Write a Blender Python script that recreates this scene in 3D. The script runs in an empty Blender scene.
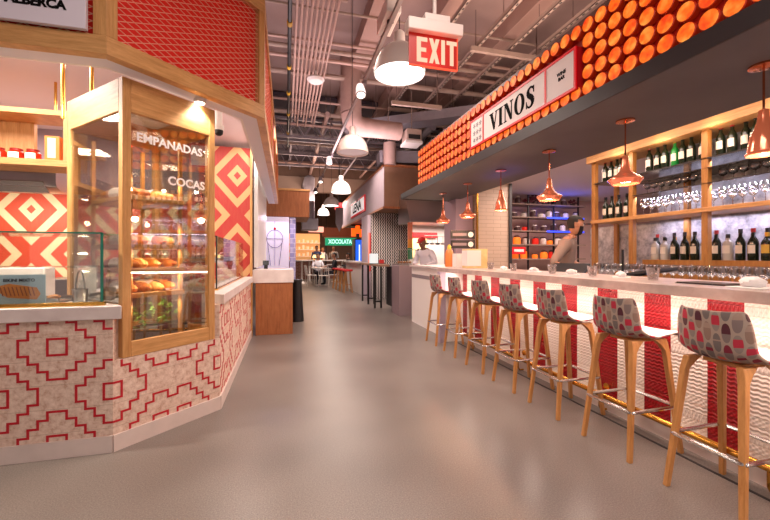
import bpy, bmesh, math, random
from mathutils import Vector, Matrix
random.seed(7)
PI = math.pi; R = math.radians
C = bpy.context.scene.collection
S2 = math.sqrt(2)

# ---------------------------------------------------------------- materials
def lin(c):
    if isinstance(c, str):
        c = [int(c[i:i+2], 16)/255 for i in (0, 2, 4)]
    return tuple((x/12.92 if x <= .04045 else ((x+.055)/1.055)**2.4) for x in c) + (1,)
class NT:
    def __init__(s, m): s.t = m.node_tree; s.n = s.t.nodes; s.l = s.t.links
    def new(s, k, **kw):
        n = s.n.new(k)
        for a, b in kw.items(): setattr(n, a, b)
        return n
    def set(s, sock, v):
        if hasattr(v, 'links') or isinstance(v, bpy.types.NodeSocket): s.l.new(v, sock)
        else: sock.default_value = v
    def m(s, op, a, b=None, c=None):
        n = s.new('ShaderNodeMath', operation=op)
        s.set(n.inputs[0], a)
        if b is not None: s.set(n.inputs[1], b)
        if c is not None: s.set(n.inputs[2], c)
        return n.outputs[0]
    def mix(s, f, a, b, bt='MIX'):
        n = s.new('ShaderNodeMix', data_type='RGBA', blend_type=bt)
        s.set(n.inputs[0], f); s.set(n.inputs[6], a); s.set(n.inputs[7], b)
        return n.outputs[2]
    def coords(s, which='Object', scale=(1, 1, 1), loc=(0, 0, 0), rot=(0, 0, 0)):
        tc = s.new('ShaderNodeTexCoord'); mp = s.new('ShaderNodeMapping')
        s.l.new(tc.outputs[which], mp.inputs[0])
        mp.inputs['Scale'].default_value = scale; mp.inputs['Location'].default_value = loc
        mp.inputs['Rotation'].default_value = rot
        return mp.outputs[0]
    def sep(s, v):
        n = s.new('ShaderNodeSeparateXYZ'); s.l.new(v, n.inputs[0]); return n.outputs
    def noise(s, v, scale, detail=4, rough=.55):
        n = s.new('ShaderNodeTexNoise'); s.l.new(v, n.inputs['Vector'])
        n.inputs['Scale'].default_value = scale; n.inputs['Detail'].default_value = detail
        n.inputs['Roughness'].default_value = rough
        return n.outputs[0]
    def ramp(s, f, stops, const=False):
        n = s.new('ShaderNodeValToRGB'); s.l.new(f, n.inputs[0]); cr = n.color_ramp
        if const: cr.interpolation = 'CONSTANT'
        cr.elements.remove(cr.elements[1]); cr.elements[0].position = stops[0][0]; cr.elements[0].color = lin(stops[0][1])
        for p, c in stops[1:]: cr.elements.new(p).color = lin(c)
        return n.outputs[0]
    def bump(s, h, strength=.3, dist=.01):
        n = s.new('ShaderNodeBump'); s.l.new(h, n.inputs['Height'])
        n.inputs['Strength'].default_value = strength; n.inputs['Distance'].default_value = dist
        s.l.new(n.outputs[0], s.n['Principled BSDF'].inputs['Normal'])
MATS = {}
def mat(name, col='808080', rough=.5, metal=0, var=0, vs=8, stretch=(1, 1, 1), col2=None, bump=0, bs=40,
        emit=None, es=1, spec=None, trans=0, coat=0, alpha=1):
    m = bpy.data.materials.new(name); m.use_nodes = True; nt = NT(m); p = nt.n['Principled BSDF']
    p.inputs['Base Color'].default_value = lin(col); p.inputs['Roughness'].default_value = rough
    p.inputs['Metallic'].default_value = metal
    if spec is not None: p.inputs['Specular IOR Level'].default_value = spec
    if trans: p.inputs['Transmission Weight'].default_value = trans
    if coat: p.inputs['Coat Weight'].default_value = coat
    co = nt.coords('Object', scale=stretch)
    if col2 or var:
        f = nt.noise(co, vs)
        c2 = lin(col2) if col2 else tuple(x*(1-var) for x in lin(col)[:3]) + (1,)
        mr = nt.new('ShaderNodeMapRange'); nt.l.new(f, mr.inputs[0])
        mr.inputs[1].default_value = .3; mr.inputs[2].default_value = .7
        nt.l.new(nt.mix(mr.outputs[0], lin(col), c2), p.inputs['Base Color'])
    if bump: nt.bump(nt.noise(co, bs), bump, .005)
    if emit:
        p.inputs['Emission Color'].default_value = lin(emit); p.inputs['Emission Strength'].default_value = es
    MATS[name] = m
    return m
def thin_glass(name, tint, fac=.08, rough=.02):
    m = bpy.data.materials.new(name); m.use_nodes = True; nt = NT(m)
    nt.n.remove(nt.n['Principled BSDF']); out = nt.n['Material Output']
    t = nt.new('ShaderNodeBsdfTransparent'); t.inputs[0].default_value = lin(tint)
    g = nt.new('ShaderNodeBsdfGlossy'); g.inputs['Roughness'].default_value = rough
    fr = nt.new('ShaderNodeLayerWeight'); fr.inputs[0].default_value = .5
    f = nt.m('MULTIPLY_ADD', fr.outputs['Facing'], .45, fac)
    f = nt.m('MINIMUM', f, 1.0)
    mx = nt.new('ShaderNodeMixShader'); nt.l.new(f, mx.inputs[0])
    nt.l.new(t.outputs[0], mx.inputs[1]); nt.l.new(g.outputs[0], mx.inputs[2]); nt.l.new(mx.outputs[0], out.inputs[0])
    return m
def emis(name, col, s):
    m = mat(name, '000000', .6); p = m.node_tree.nodes['Principled BSDF']
    p.inputs['Emission Color'].default_value = lin(col); p.inputs['Emission Strength'].default_value = s
    return m

def wood(name, a, b, stretch=(1.2, 1.2, 14), rough=.45):
    m = mat(name, a, rough); nt = NT(m)
    co = nt.coords('Object', scale=stretch)
    f = nt.noise(co, 3.2, 6, .65)
    g = nt.noise(co, 22, 2, .5)
    f2 = nt.m('ADD', nt.m('MULTIPLY', f, .8), nt.m('MULTIPLY', g, .2))
    c = nt.ramp(f2, [(.35, a), (.62, b)])
    nt.l.new(c, nt.n['Principled BSDF'].inputs['Base Color'])
    nt.bump(f2, .12, .003)
    return m
OAK = wood('oak', 'CF9C62', 'AE7A42', (14, 14, 1.2))
OAKH = wood('oak_horizontal', 'D6A268', 'B28048', (1.2, 1.2, 14))
LEGOAK = wood('leg_oak', 'C98F55', 'B07840', (18, 18, 2), .4)
WALNUT = wood('warm_plywood', 'A8683C', '8A4F2B', (10, 10, 1.2))
BARWOOD = wood('bar_oak', 'B98242', '9A6630', (12, 12, 1.5))
BRASS = mat('brass', 'D9A24A', .22, 1)
COPPER = mat('copper', 'E08A66', .18, 1)
CHROME = mat('chrome', 'C9C6C4', .2, 1)
STEEL = mat('stainless', 'B3ABA8', .28, 1, bump=.05, bs=6)
WHITE = mat('white_paint', 'E9E2DE', .45)
LAMPW = mat('lamp_enamel', 'EADFDA', .35)
SOFFITW = mat('soffit_white', 'D9D3DA', .5)
BLACK = mat('black_metal', '17161A', .4)
DARK = mat('dark_charcoal', '2D2A2E', .55, var=.25)
SOFFITD = mat('bar_soffit_dark', '5C585B', .6, var=.2, vs=2)
REDP = mat('red_paint', 'C01018', .5)
REDB = mat('red_backing', 'E0180A', .6)
MESHW = mat('mesh_wire', 'E8A890', .4, .3)
KICK = mat('kick_stone', 'D8C8C2', .5, var=.12, vs=6)
SLAB = mat('pale_stone', 'DDD2CF', .4, col2='C9BAB8', vs=5)
BARSLAB = mat('bar_stone', 'C2AEA6', .3, col2='A48E86', vs=9)
GREYW = mat('grey_panel', '8C8085', .6, var=.1)
TAUPE = mat('taupe_panel', '7D6254', .6, var=.15)
CEIL = mat('ceiling_deck', 'A08680', .8, var=.2, vs=1.3)
CEILD = mat('ceiling_low_light', '4A4048', .8)  # deck in low light, the darkness put into its colour
DUCTW = mat('duct_wrap', 'B4958C', .6, var=.12, bump=.3, bs=30)
GALV = mat('galvanised', 'A098A0', .5, .3, var=.2, vs=4)
STRUT = mat('strut_paint', 'B39A8E', .6, var=.15)
CONDUIT = mat('conduit', 'C2A094', .45, .25, var=.1)
YELLOW = mat('yellow_clamp', 'C99A28', .5)
GLASS = thin_glass('clear_glass', 'F4F6F4', .03)
GLASSC = thin_glass('case_glass', 'F0F0EC', .13)
GLASSW = thin_glass('stemware_glass', 'E2E4E6', .28, .08)
TEAL = mat('glass_edge', '1E6B5C', .15, emit='0A4A3C', es=.15)
CROCK = mat('dark_bottle_glass', '1B2418', .12, spec=.6)
SKIN = mat('skin', 'B98266', .55)
SKIND = mat('skin_brown', '7E5340', .55)
HAIR = mat('dark_hair', '1D1513', .7)

def floor_mat():
    m = mat('polished_concrete', '8A7F79', .3); nt = NT(m); p = nt.n['Principled BSDF']
    co = nt.coords('Object')
    a = nt.noise(co, .9, 2, .5); b = nt.noise(co, 60, 3, .7)
    f = nt.m('ADD', nt.m('MULTIPLY', a, .4), nt.m('MULTIPLY', nt.noise(co, 140, 2, .8), .6))
    nt.l.new(nt.ramp(f, [(.36, '5C5350'), (.5, '736A65'), (.64, '8C837D')]), p.inputs['Base Color'])
    r = nt.m('MULTIPLY_ADD', a, .1, .27); nt.l.new(r, p.inputs['Roughness'])
    p.inputs['Specular IOR Level'].default_value = .5
    nt.bump(b, .04, .002)
    return m
FLOOR = floor_mat()
def tile_wall_mat():
    m = mat('carved_travertine', 'CDB9AE', .75); nt = NT(m); p = nt.n['Principled BSDF']
    co = nt.coords('Object')
    a = nt.noise(co, 26, 6, .7); b = nt.noise(co, 5, 3, .6)
    c1 = nt.ramp(a, [(.34, 'B8917E'), (.48, 'D6BDAD'), (.64, 'E8D4C6')])
    z = nt.sep(co)[2]
    fr = nt.m('FRACT', nt.m('MULTIPLY', z, 1/.148))
    ln = nt.m('LESS_THAN', fr, .03)
    c2 = nt.mix(nt.m('MULTIPLY', ln, .45), c1, lin('A08674'))
    c3 = nt.mix(nt.m('MULTIPLY', b, .35), c2, lin('CDA896'))
    nt.l.new(c3, p.inputs['Base Color']); nt.bump(a, .5, .006)
    return m
TILEW = tile_wall_mat()
def relief_mat(name, a, b, rough=.4):
    m = mat(name, a, rough); nt = NT(m); p = nt.n['Principled BSDF']
    co = nt.coords('Object'); x, y, z = nt.sep(co)
    band = nt.m('FLOOR', nt.m('MULTIPLY', z, 1/.05))
    wn = nt.new('ShaderNodeTexWhiteNoise', noise_dimensions='1D'); nt.l.new(band, wn.inputs['W']); rnd = wn.outputs[0]
    # zigzag / ropes / lattice per band
    fz = nt.m('FRACT', nt.m('MULTIPLY', z, 1/.05))
    zig = nt.m('SINE', nt.m('ADD', nt.m('MULTIPLY', y, 300), nt.m('MULTIPLY', fz, 6)))
    zag = nt.m('SINE', nt.m('SUBTRACT', nt.m('MULTIPLY', y, 300), nt.m('MULTIPLY', fz, 6)))
    lat = nt.m('MAXIMUM', zig, zag)
    wav = nt.m('SINE', nt.m('ADD', nt.m('MULTIPLY', fz, 13), nt.m('MULTIPLY', nt.m('SINE', nt.m('MULTIPLY', y, 170)), .9)))
    dot = nt.m('MULTIPLY', nt.m('SINE', nt.m('MULTIPLY', y, 210)), nt.m('SINE', nt.m('MULTIPLY', fz, 12)))
    h = nt.m('ADD', nt.m('MULTIPLY', nt.m('LESS_THAN', rnd, .35), lat),
             nt.m('ADD', nt.m('MULTIPLY', nt.m('MULTIPLY', nt.m('GREATER_THAN', rnd, .35), nt.m('LESS_THAN', rnd, .7)), wav),
                  nt.m('MULTIPLY', nt.m('GREATER_THAN', rnd, .7), dot)))
    edge = nt.m('LESS_THAN', fz, .1)
    h2 = nt.m('SUBTRACT', h, nt.m('MULTIPLY', edge, 2.2))
    f = nt.m('MULTIPLY_ADD', h2, .25, .5)
    nt.l.new(nt.ramp(f, [(.05, b), (.5, a)]), p.inputs['Base Color'])
    nt.bump(h2, .5, .0035)
    return m
RELW = relief_mat('carved_white_tile', 'EFE3DA', 'DCC8BA')
RELR = relief_mat('carved_red_tile', '9C0818', '780412', .25)
def diamond_mat(name, cx, cz, red, cream, xs=.85):
    m = mat(name, red, .5); nt = NT(m); p = nt.n['Principled BSDF']
    co = nt.coords('Object', loc=(-cx, 0, -cz)); x, y, z = nt.sep(co)
    x = nt.m('DIVIDE', x, xs); u = nt.m('PINGPONG', nt.m('ADD', x, z), .6); v = nt.m('PINGPONG', nt.m('SUBTRACT', x, z), .6)
    r = nt.m('MAXIMUM', u, v)
    c = nt.ramp(nt.m('DIVIDE', r, .6), [(0, red), (.1, cream), (.28, red), (.577, cream), (.807, red)], True)
    g = nt.noise(nt.coords('Object', scale=(10, 10, 1.5)), 4, 4)
    nt.l.new(nt.mix(nt.m('MULTIPLY', g, .25), c, lin('B08050')), p.inputs['Base Color'])
    return m
def herring_mat():
    m = mat('black_white_mosaic', 'E0D8D4', .4); nt = NT(m); p = nt.n['Principled BSDF']
    x, y, z = nt.sep(nt.coords('Object'))
    fz = nt.m('PINGPONG', nt.m('MULTIPLY', z, 1/.045), 1)
    v = nt.m('FRACT', nt.m('ADD', nt.m('MULTIPLY', nt.m('ADD', x, y), 1/.07), nt.m('MULTIPLY', fz, .5)))
    nt.l.new(nt.mix(nt.m('LESS_THAN', v, .5), lin('D8CFCC'), lin('2A2728')), p.inputs['Base Color'])
    return m
HERR = herring_mat()
def brick_mat(name, a, b, w, h, mortar, ms=.006, axis='x', rough=.4):
    m = mat(name, a, rough); nt = NT(m); p = nt.n['Principled BSDF']
    rot = (R(90), 0, 0) if axis == 'x' else (R(90), 0, R(90))
    x, y, z = nt.sep(nt.coords('Object'))
    cb = nt.new('ShaderNodeCombineXYZ'); nt.l.new(nt.m('ADD', x, y), cb.inputs[0]); nt.l.new(z, cb.inputs[1])
    t = nt.new('ShaderNodeTexBrick'); nt.l.new(cb.outputs[0], t.inputs[0])
    t.inputs['Color1'].default_value = lin(a); t.inputs['Color2'].default_value = lin(b); t.inputs['Mortar'].default_value = lin(mortar)
    t.inputs['Scale'].default_value = 1; t.inputs['Mortar Size'].default_value = ms
    t.inputs['Brick Width'].default_value = w; t.inputs['Row Height'].default_value = h
    nt.l.new(t.outputs[0], p.inputs['Base Color'])
    return m
TILECOL = brick_mat('cream_wall_tile', 'C9B29F', 'C2AB98', .32, .075, 'A58E7E', .004)
BRICK = brick_mat('red_brick', '8E4A3A', '7A3C30', .22, .075, 'A89080', .01)
BLUET = brick_mat('blue_white_tile', 'B8B4DC', '9C9AD0', .12, .12, 'E6E2F4', .006)
def marble():
    m = mat('grey_marble', '9C9CA6', .3); nt = NT(m); p = nt.n['Principled BSDF']
    f = nt.noise(nt.coords('Object'), 7, 8, .75)
    nt.l.new(nt.ramp(f, [(.35, '6E7078'), (.5, 'A6A8B0'), (.62, 'CBCCD2')]), p.inputs['Base Color'])
    return m
MARBLE = marble()
def oval_mat():
    m = mat('oval_fabric', 'A9968C', .8); nt = NT(m); p = nt.n['Principled BSDF']
    x, y, z = nt.sep(nt.coords('UV'))
    W, H_ = .037, .104
    col = nt.m('FLOOR', nt.m('DIVIDE', x, W))
    off = nt.m('MULTIPLY', nt.m('MODULO', nt.m('ABSOLUTE', col), 2), .5)
    yy = nt.m('ADD', nt.m('DIVIDE', y, H_), off); row = nt.m('FLOOR', yy)
    fx = nt.m('SUBTRACT', nt.m('FRACT', nt.m('DIVIDE', x, W)), .5); fy = nt.m('SUBTRACT', nt.m('FRACT', yy), .5)
    d = nt.m('ADD', nt.m('POWER', nt.m('ABSOLUTE', nt.m('DIVIDE', fx, .44)), 2.2), nt.m('POWER', nt.m('ABSOLUTE', nt.m('DIVIDE', fy, .45)), 2.2))
    ins = nt.m('LESS_THAN', d, 1)
    cb = nt.new('ShaderNodeCombineXYZ'); nt.l.new(col, cb.inputs[0]); nt.l.new(row, cb.inputs[1])
    wn = nt.new('ShaderNodeTexWhiteNoise', noise_dimensions='3D'); nt.l.new(cb.outputs[0], wn.inputs['Vector']); r1 = wn.outputs[0]
    cb2 = nt.new('ShaderNodeCombineXYZ'); nt.l.new(col, cb2.inputs[0]); nt.l.new(row, cb2.inputs[1]); cb2.inputs[2].default_value = 5.3
    wn2 = nt.new('ShaderNodeTexWhiteNoise', noise_dimensions='3D'); nt.l.new(cb2.outputs[0], wn2.inputs['Vector']); r2 = wn2.outputs[0]
    pal1 = nt.ramp(r1, [(0, '6E6462'), (.35, '877A74'), (.55, '5B3B3E'), (.7, '8A7064'), (.85, '7A6A68')], True)
    pal2 = nt.ramp(r2, [(0, 'B0283E'), (.3, '4E1F2C'), (.45, 'C05A4A'), (.62, '7C1F34'), (.8, '9C8478')], True)
    band = nt.m('GREATER_THAN', fy, nt.m('MULTIPLY_ADD', r2, .3, -.16))
    band2 = nt.m('LESS_THAN', fy, nt.m('MULTIPLY_ADD', r1, .4, .1))
    c = nt.mix(nt.m('MULTIPLY', band, band2), pal1, pal2)
    nt.l.new(nt.mix(ins, lin('A08E82'), c), p.inputs['Base Color'])
    return m
OVAL = oval_mat()
SEATW = mat('seat_inside_fabric', 'E6D6D2', .75, col2='D2B8B4', vs=30)

# ---------------------------------------------------------------- mesh builder
class MB:
    def __init__(s): s.bm = bmesh.new(); s.mi = 0; s.uv = None
    def face(s, vs):
        try:
            f = s.bm.faces.new(vs); f.material_index = s.mi; return f
        except ValueError: return None
    def verts(s, pts): return [s.bm.verts.new(p) for p in pts]
    def box(s, x0, x1, y0, y1, z0, z1):
        return s.prism([(x0, y0), (x1, y0), (x1, y1), (x0, y1)], z0, z1)
    def prism(s, poly, z0, z1):
        a = s.verts([(p[0], p[1], z0) for p in poly]); b = s.verts([(p[0], p[1], z1) for p in poly]); n = len(poly)
        s.face(a[::-1]); s.face(b)
        for i in range(n): s.face([a[i], a[(i+1) % n], b[(i+1) % n], b[i]])
        return s
    def extrude(s, poly, o, ex, ey, d):      # 2-D polygon on plane (o, ex, ey), extruded by vector d
        o, ex, ey, d = map(Vector, (o, ex, ey, d)); n = len(poly)
        a = s.verts([o+ex*p[0]+ey*p[1] for p in poly]); b = s.verts([o+ex*p[0]+ey*p[1]+d for p in poly])
        s.face(a[::-1]); s.face(b)
        for i in range(n): s.face([a[i], a[(i+1) % n], b[(i+1) % n], b[i]])
        return s
    def obox(s, c, size, rz=0, M=None):
        M = Matrix.Translation(c) @ (M if M else Matrix.Rotation(rz, 4, 'Z'))
        hx, hy, hz = [k/2 for k in size]
        v = s.verts([M @ Vector((x*hx, y*hy, z*hz)) for x, y, z in
             ((-1,-1,-1),(1,-1,-1),(1,1,-1),(-1,1,-1),(-1,-1,1),(1,-1,1),(1,1,1),(-1,1,1))])
        for f in ((3,2,1,0),(4,5,6,7),(0,1,5,4),(1,2,6,5),(2,3,7,6),(3,0,4,7)): s.face([v[i] for i in f])
        return s
    def bar(s, p, q, w, h, up=(0, 0, 1)):     # rectangular bar between points
        p, q = Vector(p), Vector(q); d = (q-p); L = d.length; d.normalize()
        up = Vector(up)
        if abs(d.dot(up)) > .99: up = Vector((0, 1, 0))
        r = d.cross(up).normalized(); u = r.cross(d).normalized()
        ring = [(-.5, -.5), (.5, -.5), (.5, .5), (-.5, .5)]
        a = s.verts([p+r*w*x+u*h*y for x, y in ring]); b = s.verts([q+r*w*x+u*h*y for x, y in ring])
        s.face(a[::-1]); s.face(b)
        for i in range(4): s.face([a[i], a[(i+1) % 4], b[(i+1) % 4], b[i]])
        return s
    def cyl(s, p, q, r, n=12, r2=None, cap=True):
        p, q = Vector(p), Vector(q); d = (q-p).normalized()
        up = Vector((0, 0, 1)) if abs(d.z) < .95 else Vector((1, 0, 0))
        e1 = d.cross(up).normalized(); e2 = e1.cross(d); r2 = r if r2 is None else r2
        cs = [(math.cos(2*PI*i/n), math.sin(2*PI*i/n)) for i in range(n)]
        a = s.verts([p+e1*r*c+e2*r*k for c, k in cs]); b = s.verts([q+e1*r2*c+e2*r2*k for c, k in cs])
        for i in range(n): s.face([a[(i+1) % n], a[i], b[i], b[(i+1) % n]])
        if cap: s.face(a); s.face(b[::-1])
        return s
    def tube(s, pts, r, n=8, closed=False):
        pts = [Vector(p) for p in pts]; m = len(pts); rings = []
        rad = r if isinstance(r, (list, tuple)) else [r]*m
        prev = None
        for i, p in enumerate(pts):
            if closed: d = (pts[(i+1) % m]-pts[i-1])
            else: d = pts[min(i+1, m-1)]-pts[max(i-1, 0)]
            d.normalize()
            if prev is None:
                up = Vector((0, 0, 1)) if abs(d.z) < .9 else Vector((1, 0, 0))
                e1 = d.cross(up).normalized()
            else:
                e1 = (prev - d*prev.dot(d)).normalized()
            prev = e1; e2 = d.cross(e1)
            rings.append(s.verts([p+e1*rad[i]*math.cos(2*PI*k/n)+e2*rad[i]*math.sin(2*PI*k/n) for k in range(n)]))
        for i in range(m if closed else m-1):
            a, b = rings[i], rings[(i+1) % m]
            for k in range(n): s.face([a[k], a[(k+1) % n], b[(k+1) % n], b[k]])
        if not closed: s.face(rings[0][::-1]); s.face(rings[-1])
        return s
    def lathe(s, prof, o=(0, 0, 0), n=20, M=None, ell=(1, 1)):
        o = Vector(o); rings = []
        for r, z in prof:
            if r < 1e-5: rings.append(s.verts([(M @ Vector((0, 0, z)) if M else Vector((0, 0, z)))+o]))
            else:
                ps = [Vector((r*ell[0]*math.cos(2*PI*k/n), r*ell[1]*math.sin(2*PI*k/n), z)) for k in range(n)]
                rings.append(s.verts([(M @ p if M else p)+o for p in ps]))
        for a, b in zip(rings, rings[1:]):
            if len(a) == 1 and len(b) == 1: continue
            for k in range(n):
                k2 = (k+1) % n
                if len(a) == 1: s.face([a[0], b[k2], b[k]])
                elif len(b) == 1: s.face([a[k], a[k2], b[0]])
                else: s.face([a[k], a[k2], b[k2], b[k]])
        return s
    def blob(s, o, rx, ry, rz, rot=0, n=14, m=8, amp=0, seed=0, tilt=0):
        rnd = random.Random(seed); o = Vector(o)
        M = Matrix.Rotation(rot, 3, 'Z') @ Matrix.Rotation(tilt, 3, 'X')
        ph = [rnd.uniform(0, 6.28) for _ in range(4)]
        def pt(t, k):
            a = 2*PI*k/n; r = 1+amp*(math.sin(3*a+ph[0]+2*t)+math.sin(5*a+ph[1])*math.cos(4*t+ph[2]))
            return M @ Vector((rx*math.sin(t)*math.cos(a)*r, ry*math.sin(t)*math.sin(a)*r, rz*math.cos(t)*(1+amp*math.sin(2*a+ph[3])*math.sin(t))))+o
        top = s.verts([M @ Vector((0, 0, rz))+o]); bot = s.verts([M @ Vector((0, 0, -rz))+o])
        rings = [s.verts([pt(PI*i/m, k) for k in range(n)]) for i in range(1, m)]
        for k in range(n):
            s.face([top[0], rings[0][k], rings[0][(k+1) % n]]); s.face([bot[0], rings[-1][(k+1) % n], rings[-1][k]])
        for a, b in zip(rings, rings[1:]):
            for k in range(n): s.face([a[k], b[k], b[(k+1) % n], a[(k+1) % n]])
        return s
    def build(s, name, m, parent=None, world=False, bevel=0, flat=False, recalc=True):
        if recalc: bmesh.ops.recalc_face_normals(s.bm, faces=s.bm.faces[:])
        me = bpy.data.meshes.new(name); s.bm.to_mesh(me); s.bm.free()
        for k in (m if isinstance(m, (list, tuple)) else [m]): me.materials.append(k)
        if not flat:
            me.polygons.foreach_set('use_smooth', [True]*len(me.polygons)); me.set_sharp_from_angle(angle=R(35))
        o = bpy.data.objects.new(name, me); C.objects.link(o)
        if parent is not None:
            if world:
                P = parent; W = Matrix.Translation(P.location) @ Matrix.Rotation(P.rotation_euler[2], 4, 'Z')
                if P.parent is not None:
                    Q = P.parent; W = Matrix.Translation(Q.location) @ Matrix.Rotation(Q.rotation_euler[2], 4, 'Z') @ W
                me.transform(W.inverted())
            o.parent = parent
        if bevel:
            b = o.modifiers.new('bevel', 'BEVEL'); b.width = bevel; b.segments = 2; b.limit_method = 'ANGLE'; b.angle_limit = R(40)
        return o
def tag(o, label, cat=None, group=None, kind=None):
    if label: o['label'] = label
    if cat: o['category'] = cat
    if group: o['group'] = group
    if kind: o['kind'] = kind
    return o
def thing(name, label, cat, loc=(0, 0, 0), rz=0, group=None):
    o = bpy.data.objects.new(name, None); C.objects.link(o); o.location = loc; o.rotation_euler = (0, 0, rz)
    o.empty_display_size = .1
    return tag(o, label, cat, group)
def struct(name, mb, m, label=None, **k):
    o = mb.build(name, m, **k); o['kind'] = 'structure'
    if label: o['label'] = label
    o['category'] = name.split('_')[0]
    return o
def dup(root, loc, rz=None, label=None, group=None):
    r = root.copy(); C.objects.link(r); r.location = loc
    if rz is not None: r.rotation_euler = (0, 0, rz)
    if label: r['label'] = label
    if group: r['group'] = group
    for ch in list(root.children):
        c = ch.copy(); C.objects.link(c); c.parent = r
        for g in list(ch.children):
            d = g.copy(); C.objects.link(d); d.parent = c
    return r
def text_mesh(body, size, bold=0, depth=.004, spacing=1.0):
    cu = bpy.data.curves.new('t', 'FONT'); cu.body = body; cu.size = size; cu.offset = bold; cu.extrude = depth/2
    cu.align_x = 'CENTER'; cu.align_y = 'CENTER'; cu.space_character = spacing; cu.resolution_u = 3
    o = bpy.data.objects.new('t', cu); C.objects.link(o)
    dg = bpy.context.evaluated_depsgraph_get(); me = bpy.data.meshes.new_from_object(o.evaluated_get(dg))
    bpy.data.objects.remove(o); bpy.data.curves.remove(cu)
    return me
def put_text(name, body, size, m, origin, ex, ez, parent=None, bold=0, depth=.004, sx=1, spacing=1.0, label=None):
    me = text_mesh(body, size, bold, depth, spacing)
    ex = Vector(ex).normalized(); ez = Vector(ez).normalized(); n = ex.cross(ez)
    M = Matrix(((ex.x*sx, ez.x, n.x, origin[0]), (ex.y*sx, ez.y, n.y, origin[1]), (ex.z*sx, ez.z, n.z, origin[2]), (0, 0, 0, 1)))
    me.transform(M); me.name = name; me.materials.clear(); me.materials.append(m)
    o = bpy.data.objects.new(name, me); C.objects.link(o)
    if parent is not None:
        P = parent; W = Matrix.Translation(P.location) @ Matrix.Rotation(P.rotation_euler[2], 4, 'Z')
        if P.parent is not None:
            Q = P.parent; W = Matrix.Translation(Q.location) @ Matrix.Rotation(Q.rotation_euler[2], 4, 'Z') @ W
        me.transform(W.inverted()); o.parent = parent
    return o
def light(kind, name, loc, energy, col='FFFFFF', size=.1, size_y=None, rot=(0, 0, 0), spot=None):
    l = bpy.data.lights.new(name, kind); l.energy = energy; l.color = lin(col)[:3]
    if kind == 'AREA':
        l.size = size
        if size_y: l.shape = 'RECTANGLE'; l.size_y = size_y
    else: l.shadow_soft_size = size
    if spot: l.spot_size = R(spot); l.spot_blend = .6
    o = bpy.data.objects.new(name, l); C.objects.link(o); o.location = loc; o.rotation_euler = rot
    return o
# ================================================================ SETTING
struct('floor', MB().box(-6, 12, -2.5, 30, -.1, 0), FLOOR, 'polished grey concrete floor with faint stains')
struct('ceiling', MB().box(-6, 12, -2.5, 30, 5.6, 5.8), CEIL, 'mauve painted metal deck ceiling')
struct('wall_far', MB().box(-6, 12, 26, 26.2, 0, 5.6), TAUPE, 'brown end wall far behind the seating')
struct('wall_left', MB().box(-4.6, -4.4, -2.5, 26, 0, 5.6), mat('mauve_wall', '8E7A80', .8), 'mauve wall at the back of the bakery stall')
struct('wall_right', MB().box(9.8, 10, -2.5, 26, 0, 5.6), mat('cream_wall', 'B8A49C', .8), 'pale wall behind the bar kitchen')

# ================================================================ BAKERY STALL
def inset(d, xl=-3.9, ye=8.9):     # plan line of the stall front, d metres inside the canopy face
    return [(xl, 2.54+d), (-1.02-.4142*d, 2.54+d), (-.177-d, 3.383+.4142*d), (-.177-d, ye)]
def band(mb, d0, d1, z0, z1, segs=(0, 1, 2), ye=8.9):
    a, b = inset(d0, ye=ye), inset(d1, ye=ye)
    for i in segs: mb.prism([a[i], a[i+1], b[i+1], b[i]], z0, z1)
    return mb
can = thing('stall_canopy', 'angled oak framed canopy with red wire mesh above the bakery stall', 'canopy', (-1.02, 2.54, 2.42))
fr = MB(); band(fr, 0, .07, 2.42, 2.53)
fr.build('lower_rail', OAKH, can, world=True, bevel=.003)
band(MB(), 0, .07, 3.33, 3.45).build('upper_rail', OAKH, can, world=True, bevel=.003)
def seg_pt(i, t, d=0):
    p = inset(d); a, b = Vector((*p[i], 0)), Vector((*p[i+1], 0)); u = (b-a).normalized(); return a+u*t
p = inset(0)
L = [(Vector(p[i+1])-Vector(p[i])).length for i in range(3)]
def stile(i, t, w, nm='stile'):
    mb = MB(); a = inset(0.001); q = Vector((*a[i], 0)); r = Vector((*a[i+1], 0)); u = (r-q).normalized(); n = Vector((-u.y, u.x, 0))
    mb.prism([(q+u*t)[:2], (q+u*(t+w))[:2], (q+u*(t+w)+n*.065)[:2], (q+u*t+n*.065)[:2]], 2.53, 3.33)
    return mb.build(nm, OAK, can, world=True, bevel=.003)
stile(0, L[0]-.07, .07); stile(1, 0, .06); stile(1, L[1]-.06, .06); stile(2, 0, .05); stile(2, L[2]-.06, .06)
for k in (1.8, 3.6): stile(2, k, .05)
band(MB(), .05, .06, 2.5, 3.36).build('red_backing_panel', REDB, can, world=True)
band(MB(), .07, .19, 2.425, 2.46).build('soffit', SOFFITW, can, world=True)
band(MB(), .19, .21, 2.425, 2.95).build('inner_lining', WHITE, can, world=True)
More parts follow.
